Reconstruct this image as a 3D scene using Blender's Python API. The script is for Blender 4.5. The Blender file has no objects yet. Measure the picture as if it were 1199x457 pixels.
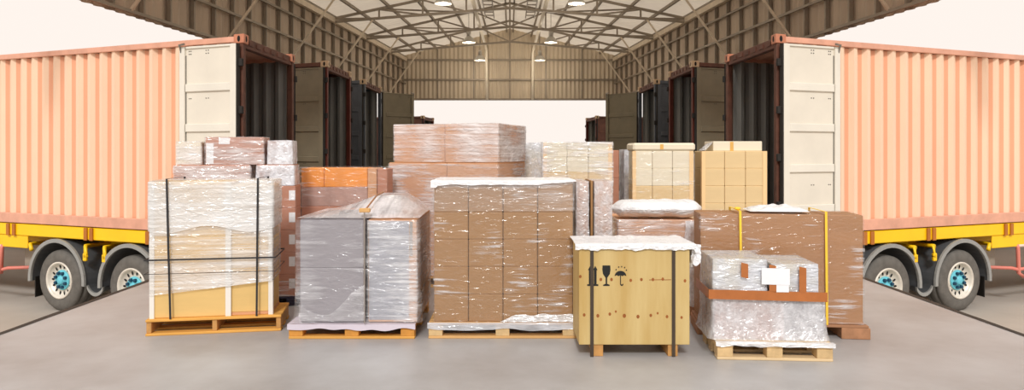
import bpy, bmesh, math, random
from mathutils import Vector, Matrix, noise
random.seed(7)
sc = bpy.context.scene
col = sc.collection
R = math.radians

# ------------------------------------------------------------------ camera, sky, sun, exposure
CAM_H = 1.57
F = 827.0                      # focal length in pixels of the 1199 px wide frame
cam = bpy.data.cameras.new('camera'); cam_o = bpy.data.objects.new('camera', cam); col.objects.link(cam_o)
cam_o.location = (0, 0, CAM_H); cam_o.rotation_euler = (R(90), 0, 0)
cam.sensor_width = 36; cam.sensor_fit = 'HORIZONTAL'; cam.lens = F / 1199 * 36
cam.shift_y = -50.5 / 1199; cam.shift_x = 2.5 / 1199
cam.clip_end = 600
sc.camera = cam_o

w = bpy.data.worlds.new('sky'); sc.world = w; w.use_nodes = True
bg = w.node_tree.nodes['Background']
bg.inputs[0].default_value = (1.0, 0.915, 0.85, 1); bg.inputs[1].default_value = 1.0

sun = bpy.data.lights.new('sun', 'SUN'); sun_o = bpy.data.objects.new('sun', sun); col.objects.link(sun_o)
sun.energy = 1.9; sun.angle = R(9); sun.color = (1, 1, 1)
sun_o.rotation_euler = (R(50), 0, R(-4))
sc.view_settings.view_transform = 'Standard'; sc.view_settings.look = 'None'
sc.view_settings.gamma = 1; sc.view_settings.exposure = 0.0

# ------------------------------------------------------------------ helpers
def WX(x, Y): return (x - 597) / F * Y             # metres across for a bearing at depth Y
def WZ(y, Y): return CAM_H - (y - 178) / F * Y     # metres up

class MB:
    """collects geometry, builds ONE mesh object"""
    def __init__(s): s.v = []; s.f = []; s.m = []; s.cur = 0
    def add(s, vs, fs):
        b = len(s.v); s.v += [tuple(p) for p in vs]
        for f in fs: s.f.append([b + i for i in f]); s.m.append(s.cur)
    def obox(s, o, ex, ey, ez):
        o, ex, ey, ez = map(Vector, (o, ex, ey, ez))
        vs = [o + ex * i + ey * j + ez * k for k in (0, 1) for j in (0, 1) for i in (0, 1)]
        s.add(vs, [(0, 2, 3, 1), (4, 5, 7, 6), (0, 1, 5, 4), (2, 6, 7, 3), (0, 4, 6, 2), (1, 3, 7, 5)])
    def box(s, x0, x1, y0, y1, z0, z1):
        s.obox((x0, y0, z0), (x1 - x0, 0, 0), (0, y1 - y0, 0), (0, 0, z1 - z0))
    def bar(s, a, b, wd, ht=None, up=(0, 0, 1)):
        a, b = Vector(a), Vector(b); d = b - a; ht = ht or wd
        side = d.cross(Vector(up))
        if side.length < 1e-5: side = d.cross(Vector((1, 0, 0)))
        side.normalize(); u2 = side.cross(d).normalized()
        s.obox(a - side * wd / 2 - u2 * ht / 2, d, side * wd, u2 * ht)
    def tube(s, pts, r, n=8, closed=False):
        pts = [Vector(p) for p in pts]; rings = []
        for i, p in enumerate(pts):
            a = pts[max(0, i - 1)]; b = pts[min(len(pts) - 1, i + 1)]
            d = (b - a).normalized()
            ref = Vector((0, 0, 1)) if abs(d.z) < .9 else Vector((1, 0, 0))
            e1 = d.cross(ref).normalized(); e2 = d.cross(e1)
            rings.append([p + (e1 * math.cos(2 * math.pi * k / n) + e2 * math.sin(2 * math.pi * k / n)) * r for k in range(n)])
        vs = [q for rg in rings for q in rg]; fs = []
        for i in range(len(rings) - 1):
            for k in range(n):
                fs.append((i * n + k, i * n + (k + 1) % n, (i + 1) * n + (k + 1) % n, (i + 1) * n + k))
        fs.append(tuple(range(n))[::-1]); fs.append(tuple((len(rings) - 1) * n + k for k in range(n)))
        s.add(vs, fs)
    def lathe(s, prof, n=32, axis='Y', o=(0, 0, 0)):
        """prof: list of (radius, along axis)"""
        vs = []
        for r, h in prof:
            for k in range(n):
                c, q = r * math.cos(2 * math.pi * k / n), r * math.sin(2 * math.pi * k / n)
                vs.append((o[0] + c, o[1] + h, o[2] + q) if axis == 'Y' else (o[0] + c, o[1] + q, o[2] + h))
        fs = []
        for i in range(len(prof) - 1):
            for k in range(n):
                fs.append((i * n + k, i * n + (k + 1) % n, (i + 1) * n + (k + 1) % n, (i + 1) * n + k))
        s.add(vs, fs)
    def grid(s, fn, nu, nv):
        vs = [fn(i / nu, j / nv) for j in range(nv + 1) for i in range(nu + 1)]
        fs = [(j * (nu + 1) + i, j * (nu + 1) + i + 1, (j + 1) * (nu + 1) + i + 1, (j + 1) * (nu + 1) + i) for j in range(nv) for i in range(nu)]
        s.add(vs, fs)
    def mesh(s, name, mats, org=(0, 0, 0), smooth=False, bevel=0.0):
        me = bpy.data.meshes.new(name)
        me.from_pydata([(p[0] - org[0], p[1] - org[1], p[2] - org[2]) for p in s.v], [], s.f)
        if not isinstance(mats, (list, tuple)): mats = [mats]
        for m in mats: me.materials.append(m)
        for p, mi in zip(me.polygons, s.m): p.material_index = mi
        bm = bmesh.new(); bm.from_mesh(me)
        bmesh.ops.recalc_face_normals(bm, faces=bm.faces)
        if bevel:
            bmesh.ops.bevel(bm, geom=bm.edges[:], offset=bevel, segments=1, affect='EDGES', profile=.5, clamp_overlap=True)
        if smooth:
            for f in bm.faces: f.smooth = True
        bm.to_mesh(me); bm.free()
        return me
    def build(s, name, mats, parent=None, org=None, smooth=False, bevel=0.0):
        if org is None:
            if parent is not None: org = root_loc(parent)
            else:
                xs = [p[0] for p in s.v]; ys = [p[1] for p in s.v]; zs = [p[2] for p in s.v]
                org = ((min(xs) + max(xs)) / 2, (min(ys) + max(ys)) / 2, min(zs))
        me = s.mesh(name, mats, org, smooth, bevel)
        o = bpy.data.objects.new(name, me); col.objects.link(o)
        if parent is not None: o.parent = parent
        else: o.location = org
        return o

def root_loc(o):
    p = Vector((0, 0, 0))
    while o is not None: p = p + o.location; o = o.parent
    return p
def tag(o, label, cat, group=None):
    o['label'] = label; o['category'] = cat
    if group: o['group'] = group
    return o
def thing(name, loc, label, cat, group=None):
    o = bpy.data.objects.new(name, None); col.objects.link(o); o.location = loc
    o.empty_display_size = .1
    return tag(o, label, cat, group)
def structure(o): o['kind'] = 'structure'; return o
ORD = ['top', 'second', 'third', 'fourth', 'fifth', 'sixth', 'seventh', 'eighth', 'ninth', 'tenth']

# ------------------------------------------------------------------ materials
def new_mat(name):
    m = bpy.data.materials.new(name); m.use_nodes = True
    nt = m.node_tree; return m, nt, nt.nodes['Principled BSDF']
def N(nt, t, **kw):
    n = nt.nodes.new(t)
    for k, v in kw.items():
        if k in n.inputs: n.inputs[k].default_value = v
        else: setattr(n, k, v)
    return n
def lin(c): return tuple((x / 12.92 if x <= .04045 else ((x + .055) / 1.055) ** 2.4) for x in c)
def rgb(r, g, b): return lin((r / 255, g / 255, b / 255)) + (1,)

def mat(name, c, rough=.6, metal=0.0, var=.12, scale=(4, 4, 4), bump=0.0, bscale=30, spec=.5, c2=None):
    m, nt, p = new_mat(name); L = nt.links.new
    tc = N(nt, 'ShaderNodeTexCoord'); mp = N(nt, 'ShaderNodeMapping'); mp.inputs['Scale'].default_value = scale
    L(tc.outputs['Object'], mp.inputs['Vector'])
    nz = N(nt, 'ShaderNodeTexNoise', Scale=1.0, Detail=5.0, Roughness=.62)
    L(mp.outputs[0], nz.inputs['Vector'])
    rp = N(nt, 'ShaderNodeValToRGB')
    e = rp.color_ramp.elements; e[0].position = .3; e[1].position = .7
    lo = c2 if c2 else tuple(x * (1 - var) for x in c[:3]) + (1,)
    hi = c if c2 else tuple(min(1, x * (1 + var)) for x in c[:3]) + (1,)
    e[0].color = lo; e[1].color = hi
    L(nz.outputs[0], rp.inputs[0]); L(rp.outputs[0], p.inputs['Base Color'])
    p.inputs['Roughness'].default_value = rough; p.inputs['Metallic'].default_value = metal
    p.inputs['Specular IOR Level'].default_value = spec
    if bump:
        n2 = N(nt, 'ShaderNodeTexNoise', Scale=float(bscale), Detail=3.0); L(tc.outputs['Object'], n2.inputs['Vector'])
        b = N(nt, 'ShaderNodeBump', Strength=bump, Distance=.01); L(n2.outputs[0], b.inputs['Height']); L(b.outputs[0], p.inputs['Normal'])
    return m

def wood(name, c, axis=0, ring=9.0, dark=.72):
    sc_ = [14, 14, 14]; sc_[axis] = 1.2
    return mat(name, c, .65, 0, .1, tuple(sc_), .15, 60, .3, c2=tuple(x * dark for x in c[:3]) + (1,))

def film(name, tint=(.93, .93, .95), base=.05, gain=1.0, streak=(2.5, 2.5, 38), lo=.45, hi=.75, patch=2.2, rough=.22, gloss=.10, wr=.5, wscale=(9, 9, 22)):
    """clear stretch wrap: transparent, milky streaks for folds and painted glints, glossy all over"""
    m, nt, p = new_mat(name); L = nt.links.new
    out = nt.nodes['Material Output']
    tc = N(nt, 'ShaderNodeTexCoord'); mp = N(nt, 'ShaderNodeMapping'); mp.inputs['Scale'].default_value = streak
    L(tc.outputs['Object'], mp.inputs[0])
    n1 = N(nt, 'ShaderNodeTexNoise', Scale=1.0, Detail=4.0, Roughness=.6, Distortion=.4); L(mp.outputs[0], n1.inputs['Vector'])
    n2 = N(nt, 'ShaderNodeTexNoise', Scale=patch, Detail=2.0); L(tc.outputs['Object'], n2.inputs['Vector'])
    mx = N(nt, 'ShaderNodeMath', operation='MULTIPLY_ADD'); L(n1.outputs[0], mx.inputs[0]); mx.inputs[1].default_value = .55
    m2 = N(nt, 'ShaderNodeMath', operation='MULTIPLY'); L(n2.outputs[0], m2.inputs[0]); m2.inputs[1].default_value = .5
    L(m2.outputs[0], mx.inputs[2])
    mr = N(nt, 'ShaderNodeMapRange'); mr.inputs['From Min'].default_value = lo; mr.inputs['From Max'].default_value = hi  # white streak mask paints highlights on the wrap as well as milky folds
    mr.inputs['To Min'].default_value = base; mr.inputs['To Max'].default_value = min(1, base + gain); L(mx.outputs[0], mr.inputs['Value'])
    mp3 = N(nt, 'ShaderNodeMapping'); mp3.inputs['Scale'].default_value = wscale; L(tc.outputs['Object'], mp3.inputs[0])
    n3 = N(nt, 'ShaderNodeTexNoise', Scale=1.0, Detail=3.0, Distortion=1.2); L(mp3.outputs[0], n3.inputs['Vector'])
    b = N(nt, 'ShaderNodeBump', Strength=wr, Distance=.03); L(n3.outputs[0], b.inputs['Height'])
    p.inputs['Base Color'].default_value = tint + (1,); p.inputs['Roughness'].default_value = rough
    L(b.outputs[0], p.inputs['Normal'])
    tr = N(nt, 'ShaderNodeBsdfTransparent'); gl = N(nt, 'ShaderNodeBsdfGlossy'); gl.inputs['Roughness'].default_value = .12
    L(b.outputs[0], gl.inputs['Normal'])
    a = N(nt, 'ShaderNodeMixShader'); L(mr.outputs[0], a.inputs[0]); L(tr.outputs[0], a.inputs[1]); L(p.outputs[0], a.inputs[2])
    a2 = N(nt, 'ShaderNodeMixShader'); a2.inputs[0].default_value = gloss; L(a.outputs[0], a2.inputs[1]); L(gl.outputs[0], a2.inputs[2])
    L(a2.outputs[0], out.inputs['Surface'])
    return m

def emit(name, c, s):
    m, nt, p = new_mat(name)
    p.inputs['Emission Color'].default_value = c; p.inputs['Emission Strength'].default_value = s; p.inputs['Base Color'].default_value = c
    return m

M = dict(
    concrete=mat('concrete_dock', rgb(182, 182, 182), .42, 0, .1, (.9, .9, .9), .05, 25, .5, c2=rgb(154, 150, 148)),
    yard=mat('concrete_yard', rgb(196, 188, 178), .8, 0, .1, (.35, .35, .35), .1, 12, .3, c2=rgb(172, 164, 154)),
    lip=mat('dock_steel', rgb(70, 66, 62), .6, .5, .25, (3, 9, 9)),
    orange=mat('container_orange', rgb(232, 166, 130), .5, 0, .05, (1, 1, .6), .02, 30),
    rib_lit=mat('container_rib_lit', rgb(244, 210, 180), .5, 0, .04, (1, 1, .6), .02, 30),  # paler orange paints light onto ribs and slopes, recesses stay darker
    foil=mat('silver_foil', rgb(176, 178, 190), .3, .75, .1, (3, 3, 14), .9, 14),
    rail=mat('container_rail', rgb(222, 164, 138), .55, 0, .12, (4, 4, 4)),
    shaded_brown=mat('container_shaded_brown', rgb(100, 62, 47), .7, 0, .3, (6, 6, 6)),  # brown darkened to paint in shade on door frames and second container
    redpaint=mat('container_red_brown', rgb(100, 46, 34), .65, 0, .2, (5, 5, 5)),
    casting=mat('corner_casting', rgb(196, 128, 98), .55, .1, .15, (9, 9, 9)),
    pale_cast=mat('corner_casting_pale', rgb(200, 170, 135), .55, .1, .15, (9, 9, 9)),
    hole=mat('dark_hole', rgb(22, 18, 16), .9, 0, .1),
    inner=mat('container_inside', rgb(132, 130, 124), .6, 0, .15, (2, 2, 1)),
    plyfloor=mat('container_ply_floor', rgb(105, 80, 58), .7, 0, .2, (2, 12, 2)),
    cream=mat('door_cream', rgb(228, 220, 204), .5, 0, .05, (2, 2, 2)),
    cream2=mat('door_cream_rib', rgb(230, 224, 210), .5, 0, .05, (2, 2, 2)),
    olive=mat('door_olive', rgb(128, 118, 96), .6, 0, .1, (3, 3, 3)),
    slate=mat('container_slate', rgb(92, 96, 102), .6, 0, .12, (3, 3, 3)),
    gasket=mat('black_rubber', rgb(38, 34, 30), .8, 0, .1),
    steel=mat('galvanised', rgb(150, 145, 138), .4, .7, .15, (8, 8, 8)),
    yellow=mat('chassis_yellow', rgb(255, 202, 14), .45, 0, .06, (2, 2, 2)),
    brown_strip=mat('outrigger_brown', rgb(178, 106, 34), .6, 0, .12, (5, 5, 5)),
    fender=mat('fender_grey', rgb(84, 86, 88), .45, 0, .1, (5, 5, 5)),
    fender_rim=mat('fender_rim', rgb(150, 150, 146), .45, 0, .08, (9, 9, 9)),
    tyre=mat('tyre_rubber', rgb(104, 100, 94), .75, 0, .2, (9, 9, 9), .1, 60, .3),
    rim=mat('rim_silver', rgb(226, 218, 204), .4, .15, .12, (14, 14, 14)),
    cyan=mat('hub_cyan', rgb(104, 198, 214), .45, 0, .12, (25, 25, 25)),
    navy=mat('nut_navy', rgb(22, 70, 96), .5, .2, .1),
    guard=mat('guard_white', rgb(236, 214, 200), .5, 0, .06),
    guard_red=mat('guard_red', rgb(224, 132, 116), .5, 0, .06),
    guard_plate=mat('guard_plate', rgb(158, 148, 134), .6, .1, .1),
    dark=mat('chassis_dark', rgb(52, 48, 44), .7, .2, .15),
    clad=mat('cladding_brown', rgb(182, 163, 142), .55, .15, .1, (2, 2, .4)),
    clad_back=mat('cladding_back', rgb(196, 180, 156), .55, .1, .08, (2, 2, .4)),
    roof=mat('roof_sheet', rgb(234, 228, 216), .5, .1, .08, (.6, 2, 1)),
    truss=mat('truss_steel', rgb(142, 130, 114), .5, .3, .12, (4, 4, 4)),
    brace=mat('brace_pale', rgb(214, 198, 174), .5, .1, .1, (4, 4, 4)),
    lamp=mat('lamp_metal', rgb(205, 200, 190), .35, .5, .08),
    bulb=emit('lamp_glow', (1, .93, .82, 1), .9),
    pipe=mat('pipe_cream', rgb(244, 232, 210), .4, 0, .04),
    # goods
    tan=mat('carton_tan', rgb(224, 188, 122), .75, 0, .05, (2, 2, 9), .03, 80, .25),
    kraft=mat('carton_kraft', rgb(162, 123, 82), .75, 0, .05, (2, 2, 9), .03, 80, .25),
    kraft2=mat('carton_kraft_warm', rgb(212, 160, 120), .75, 0, .05, (2, 2, 9), .03, 80, .25),
    redbrown=mat('carton_red_brown', rgb(190, 134, 110), .75, 0, .07, (3, 3, 9), .03, 80, .25),
    greycard=mat('carton_grey', rgb(146, 141, 146), .7, 0, .04, (2, 2, 4), .02, 80, .3),
    orangebox=mat('carton_orange', rgb(240, 150, 58), .6, 0, .1, (5, 5, 5)),
    mauve=mat('carton_mauve', rgb(182, 146, 134), .65, 0, .2, (5, 5, 5)),
    navybox=mat('carton_navy', rgb(96, 92, 116), .65, 0, .2, (5, 5, 5)),
    yellowbox=mat('carton_yellow', rgb(226, 198, 150), .75, 0, .04, (2, 2, 9), .02, 80, .25),
    palebox=mat('carton_pale', rgb(232, 222, 198), .75, 0, .04, (2, 2, 9), .02, 80, .25),
    bigbrown=mat('carton_big_brown', rgb(170, 124, 84), .7, 0, .06, (1.2, 1.2, 12), .03, 60, .25),
    board=mat('corner_board_white', rgb(234, 228, 218), .6, 0, .03),
    board_tan=mat('corner_board_tan', rgb(240, 204, 150), .7, 0, .05),
    tape=mat('brown_tape', rgb(176, 104, 50), .4, 0, .12, (9, 9, 9)),
    tape_tan=mat('tan_tape', rgb(226, 176, 92), .4, 0, .08, (9, 9, 9)),
    paper=mat('white_paper', rgb(238, 238, 240), .6, 0, .03, (9, 9, 9)),
    black_strap=mat('strap_black', rgb(34, 32, 34), .5, 0, .1),
    yellow_strap=mat('strap_yellow', rgb(246, 204, 60), .45, 0, .08),
    grey_strap=mat('strap_grey', rgb(140, 130, 122), .5, 0, .08),
    steel_strap=mat('strap_dark', rgb(74, 62, 50), .5, .3, .1),
    ply=mat('crate_plywood', rgb(208, 184, 128), .6, 0, .05, (7, 7, .8), .04, 50, .3, c2=rgb(190, 158, 96)),
    knot=mat('wood_knot', rgb(148, 84, 30), .7, 0, .25, (30, 30, 30)),
    ink=mat('stencil_black', rgb(26, 26, 24), .8, 0, .1),
    sheet=mat('slip_sheet', rgb(206, 196, 206), .5, 0, .05),
    navyplastic=mat('plastic_pallet_navy', rgb(40, 36, 58), .5, 0, .1),
    woodx=wood('pallet_wood', rgb(226, 178, 116), 0), woody=wood('pallet_wood_end', rgb(210, 156, 92), 1),
    goldx=wood('pallet_wood_gold', rgb(236, 176, 88), 0), goldy=wood('pallet_wood_gold_end', rgb(222, 154, 70), 1),
    palex=wood('pallet_wood_pale', rgb(232, 204, 160), 0), paley=wood('pallet_wood_pale_end', rgb(226, 192, 140), 1),
    brownx=wood('skid_wood', rgb(178, 130, 96), 0), browny=wood('skid_wood_end', rgb(184, 134, 98), 1),
    w_clear=film('wrap_clear', base=.02, gain=.75, lo=.595, hi=.75, gloss=.06, patch=3.0),
    w_thin=film('wrap_thin', base=.06, gain=.4, lo=.56, hi=.76, gloss=.06, streak=(1.5, 1.5, 24), patch=3.0),
    w_light=film('wrap_light', base=.10, gain=.75, lo=.50, hi=.70),
    w_milky=film('wrap_milky', (.95, .95, .94), base=.16, gain=.6, lo=.42, hi=.66, streak=(.9, .9, 34), patch=1.6),
    w_milky2=film('wrap_milky_double', (.95, .95, .94), base=.34, gain=.5, lo=.42, hi=.66, streak=(.9, .9, 34), patch=1.6),
    w_pink=film('wrap_pink', (.97, .92, .91), base=.12, gain=.75, lo=.44, hi=.66, streak=(1.8, 1.8, 34)),
    w_blue=film('wrap_blue', (.90, .92, .97), base=.42, gain=.5, lo=.42, hi=.62, streak=(14, 14, 9), wscale=(16, 16, 16)),
    w_silver=film('wrap_silver', (.74, .76, .82), base=.42, gain=.5, lo=.44, hi=.62, streak=(2.2, 2.2, 16), gloss=.28, wr=.55, wscale=(4, 4, 16)),
    w_foil=film('wrap_foil', (.80, .84, .92), base=.34, gain=.45, lo=.44, hi=.64, streak=(9, 9, 12), gloss=.22, wr=.6),
    w_crumple=film('wrap_crumple', (.90, .90, .93), base=.34, gain=.4, lo=.44, hi=.70, streak=(22, 22, 14), patch=5, gloss=.16, wr=.5, wscale=(22, 22, 22)),
    w_tent=film('wrap_tent', (.95, .92, .94), base=.42, gain=.45, lo=.46, hi=.68, streak=(16, 3, 3), gloss=.12, wr=.35),
    w_foot=film('wrap_foot', (.97, .97, .98), base=.35, gain=.6, lo=.40, hi=.56, streak=(6, 6, 40), gloss=.15, wr=.8),
    w_white=film('wrap_white', (.97, .97, .98), base=.86, gain=.2, lo=.4, hi=.7, rough=.35, gloss=.06, wr=.8, wscale=(12, 12, 24)),
)

def translucent(m, fac):
    nt = m.node_tree; p = nt.nodes['Principled BSDF']; out = nt.nodes['Material Output']
    t = N(nt, 'ShaderNodeBsdfTranslucent'); t.inputs['Color'].default_value = (.90, .80, .66, 1)
    mx = N(nt, 'ShaderNodeMixShader'); mx.inputs[0].default_value = fac
    nt.links.new(p.outputs[0], mx.inputs[1]); nt.links.new(t.outputs[0], mx.inputs[2]); nt.links.new(mx.outputs[0], out.inputs['Surface'])
translucent(M['roof'], .36)       # translucency added to the roof sheet so daylight brightens the hall

# ------------------------------------------------------------------ ground and dock
mb = MB(); mb.box(-160, 160, -60, 220, -1.2, -.87); structure(mb.build('floor_yard', M['yard']))
DX = 4.38
mb = MB(); mb.box(-DX, DX, -4, 36, -.86, 0); structure(mb.build('floor', M['concrete']))
for s, nm in ((-1, 'left'), (1, 'right')):
    mb = MB()                                      # worn steel angle on the dock edge, dented along its length
    def lipf(u, v, s=s):
        Y = -4 + 40 * u
        x = DX + .004 + .018 * noise.noise((Y * 1.7, s * 3, 0)) * (1 if v > .3 else .2)
        return {0: (s * (DX - .018), Y, .003), 1: (s * (x + .02), Y, .012), 2: (s * (x + .02), Y, -.12)}[round(v * 2)]
    mb.grid(lipf, 200, 2)
    structure(mb.build('trim_1' if s < 0 else 'trim_2', M['lip']))

# ------------------------------------------------------------------ hall
def hallx(Y): return 7.0 - .092 * (Y - 11.9)
Y0, Y1 = 8.6, 33.3
ZB, ZE = 4.05, 6.02
RIDGE = 7.3
def corr(t, per, dep):
    """trapezoid corrugation profile, 0..1 phase"""
    ph = (t / per) % 1
    if ph < .249: k = 0
    elif ph < .499: k = 0 if ph < .25 else (1 if ph > .45 else (ph - .25) / .2)
    elif ph < .749: k = 1
    else: k = max(0, 1 - (ph - .749) / .2)
    return k * dep
def roofz(x, X): return RIDGE - (RIDGE - ZE) * abs(x) / X

for s, nm in ((-1, 'left'), (1, 'right')):
    mb = MB(); per = .29; n = int((Y1 - Y0) / per * 4)
    mb.grid(lambda u, v: (s * (hallx(Y0 + (Y1 - Y0) * u) + corr((Y1 - Y0) * u + .001, per, .05)), Y0 + (Y1 - Y0) * u, ZB + (ZE - ZB + .05) * v), n, 1)
    wall = structure(mb.build('wall_' + nm, M['clad']))
    for Yc_ in (17.9, 23.3, 33.1):                 # columns that carry the hall, behind the containers
        b = MB(); xx = hallx(Yc_) + .12; b.box(s * xx - .1, s * xx + .1, Yc_ - .1, Yc_ + .1, -.87, ZB + .3); b.build('column', M['truss'], wall)
    k = 0; Y = Y0 + .2
    while Y < Y1 - .1:
        b = MB(); b.obox((s * (hallx(Y) - .07), Y, ZB), (s * .08, 0, 0), (0, .06, 0), (0, 0, ZE - ZB)); b.build('stud', M['truss'], wall); Y += .87
    for z in (ZB + .05, ZB + .75, ZB + 1.4):
        b = MB(); b.bar((s * (hallx(Y0) - .11), Y0, z), (s * (hallx(Y1) - .11), Y1, z), .05, .06); b.build('girt', M['truss'], wall)
    b = MB(); b.bar((s * (hallx(Y0) - .14), Y0, ZE - .1), (s * (hallx(Y1) - .14), Y1, ZE - .1), .12, .16); b.build('eave_beam', M['brace'], wall)

# back gable: sheets of ribbed cladding above the open end
XB = hallx(Y1); mb = MB(); n = int(2 * XB / .2) * 4
def backf(u, v):
    x = -XB + 2 * XB * u
    return (x, Y1 + corr(x + 20.001, .2, .04), ZB - .05 + (roofz(x, XB) + .13 - ZB + .05) * v)
mb.grid(backf, n, 1); wb = structure(mb.build('wall_back', M['clad_back']))
for z in (ZB, ZB + .92, ZB + 1.85):
    b = MB(); b.box(-XB, XB, Y1 - .08, Y1 - .02, z - .04, z + .04); b.build('girt', M['truss'], wb)
for x in (-3.4, -1.7, 0, 1.7, 3.4):
    b = MB(); b.box(x - .03, x + .03, Y1 - .02, Y1 - .004, ZB, roofz(x, XB) - .05); b.build('sheet_joint', M['truss'], wb)

# roof: two pitched planes of ribbed sheet with purlins
for s, nm in ((-1, 'left'), (1, 'right')):
    mb = MB(); per = .30; n = int((Y1 - Y0 + .4) / per) * 4
    def rf(u, v, s=s):
        Y = Y0 - .2 + (Y1 - Y0 + .4) * u; X = hallx(Y) + .15
        return (s * X * v, Y, RIDGE + .06 - (RIDGE - ZE) * v * X / hallx(Y) + corr((Y1 - Y0) * u, per, .045))
    mb.grid(rf, n, 1)
    ce = structure(mb.build('ceiling' if s < 0 else 'ceiling_right', M['roof']))
    for v in (.03, .2, .36, .52, .68, .84, .98):
        b = MB(); Xa, Xb = hallx(Y0) * v, hallx(Y1) * v; z = RIDGE - (RIDGE - ZE) * v
        b.bar((s * Xa, Y0, z), (s * Xb, Y1, z), .06, .1); b.build('purlin', M['truss'], ce)

TY = [9.2, 12.7, 16.2, 19.75, 23.3, 26.8, 30.4]
for i, Y in enumerate(TY):
    X = hallx(Y) - .2
    lab = 'steel roof truss nearest the far gable wall' if i == len(TY) - 1 else ('steel roof truss, %s from the far gable wall' % ORD[len(TY) - 1 - i])
    t = thing('roof_truss', (0, Y, ZE - .2), lab, 'roof truss', 'roof trusses of the hall')
    zb = lambda x: 6.32 - .45 * abs(x) / X
    zt = lambda x: RIDGE - .08 - (RIDGE - ZE) * abs(x) / hallx(Y)
    for s in (-1, 1):
        b = MB(); b.bar((0, Y, zb(0)), (s * X, Y, zb(X)), .07, .08); b.build('bottom_chord', M['truss'], t)
        b = MB(); b.bar((0, Y, zt(0)), (s * X, Y, zt(X)), .07, .08); b.build('top_chord', M['truss'], t)
        nb = 4
        for k in range(nb):
            xa, xb = X * k / nb, X * (k + 1) / nb
            if k > 0:
                b = MB(); b.bar((s * xa, Y, zb(xa)), (s * xa, Y, zt(xa)), .055, .055); b.build('web_post', M['truss'], t)
            b = MB(); b.bar((s * xa, Y, zb(xa)), (s * xb, Y, zt(xb) - .02), .05, .05); b.build('web_diagonal', M['truss'], t)
        b = MB(); b.bar((s * (X - 1.25), Y, zb(X - 1.25)), (s * (X + .1), Y, ZB + .05), .05, .05); b.build('knee_brace', M['brace'], t)
        # plan bracing running to the next truss
        if i < len(TY) - 1:
            Yn = TY[i + 1]; Xn = hallx(Yn) - .2
            b = MB(); b.bar((s * X * .75, Y, zt(X * .75)), (s * Xn * .25, Yn, zt(X * .25) - .05), .05, .05); b.build('wind_brace', M['truss'], t)
    b = MB(); b.bar((0, Y, zb(0)), (0, Y, zt(0)), .06, .06); b.build('web_post', M['truss'], t)

for s, nm in ((-1, 'left'), (1, 'right')):
    mb = MB(); mb.tube([(s * 1.28, Y0 + .5, 6.42), (s * 1.12, Y1 - .36, 6.42), (s * 1.1, Y1 - .23, 6.36), (s * 1.09, Y1 - .2, 6.2), (s * 1.07, Y1 - .2, ZB - .03)], .065, 8)
    tag(mb.build('conduit_pipe', M['pipe'], smooth=True), 'pale pipe under the roof dropping down the gable wall, %s of the two' % nm, 'pipe', 'pipes under the hall roof')
    tr = thing('cable_tray', (s * .75, 20, 6.55), 'dark cable tray hung below the roof ridge, %s of the two' % nm, 'cable tray', 'cable trays')
    for dx in (-.16, .16):
        b = MB(); b.box(s * (.75) + dx - .015, s * .75 + dx + .015, 10, 26.4, 6.55, 6.64); b.build('side_rail', M['truss'], tr)
    for k in range(26):
        b = MB(); b.box(s * .75 - .15, s * .75 + .15, 10.3 + k * .62, 10.36 + k * .62, 6.55, 6.58); b.build('rung', M['truss'], tr)
    for j, (Y, X, zc) in enumerate(((15.0, 2.3, 6.02), (21.2, 2.0, 6.02), (27.2, 1.58, 5.78), (31.6, 1.34, 5.66))):
        lp = thing('high_bay_lamp', (s * X, Y, zc), 'bell-shaped hanging hall lamp, %s on the %s side' % (['nearest and above the picture', 'second nearest', 'second farthest', 'farthest'][j], nm), 'lamp', 'hanging hall lamps')
        o = (s * X, Y, zc)
        b = MB(); b.lathe([(.26, 0), (.25, .04), (.19, .14), (.11, .22), (.08, .24)], 24, 'Z', o); b.build('lamp_shade', M['lamp'], lp, smooth=True)
        b = MB(); b.lathe([(.0, .24), (.085, .24), (.085, .42), (.05, .46), (0, .46)], 16, 'Z', o); b.build('ballast_housing', M['lamp'], lp, smooth=True)
        b = MB(); b.lathe([(0, .10), (.15, .10), (.17, .16), (.0, .20)], 16, 'Z', o); b.build('bulb', M['bulb'], lp, smooth=True)
        ld = bpy.data.lights.new('lamp_light', 'POINT'); ld.energy = 45; ld.shadow_soft_size = .12; ld.color = (1, .9, .76)
        lo_ = bpy.data.objects.new('lamp_light', ld); col.objects.link(lo_); lo_.parent = lp; lo_.location = (0, 0, -.3)
        zr = RIDGE - (RIDGE - ZE) * X / hallx(Y)
        b = MB(); b.tube([(o[0], Y, zc + .45), (o[0], Y, zr)], .012, 6); b.build('hanger', M['truss'], lp)

# ------------------------------------------------------------------ containers
U = Vector((-.927, .375, 0)).normalized()

def frame(s, P0, P1):
    S = Matrix.Diagonal((-s, 1, 1))                # s=-1 left (as measured), s=1 mirrored
    o = S @ Vector((P0[0], P0[1], 0)); v = S @ Vector((P1[0] - P0[0], P1[1] - P0[1], 0))
    u = S @ U; W = v.length; v.normalize()
    return o, u, v, W

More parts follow.
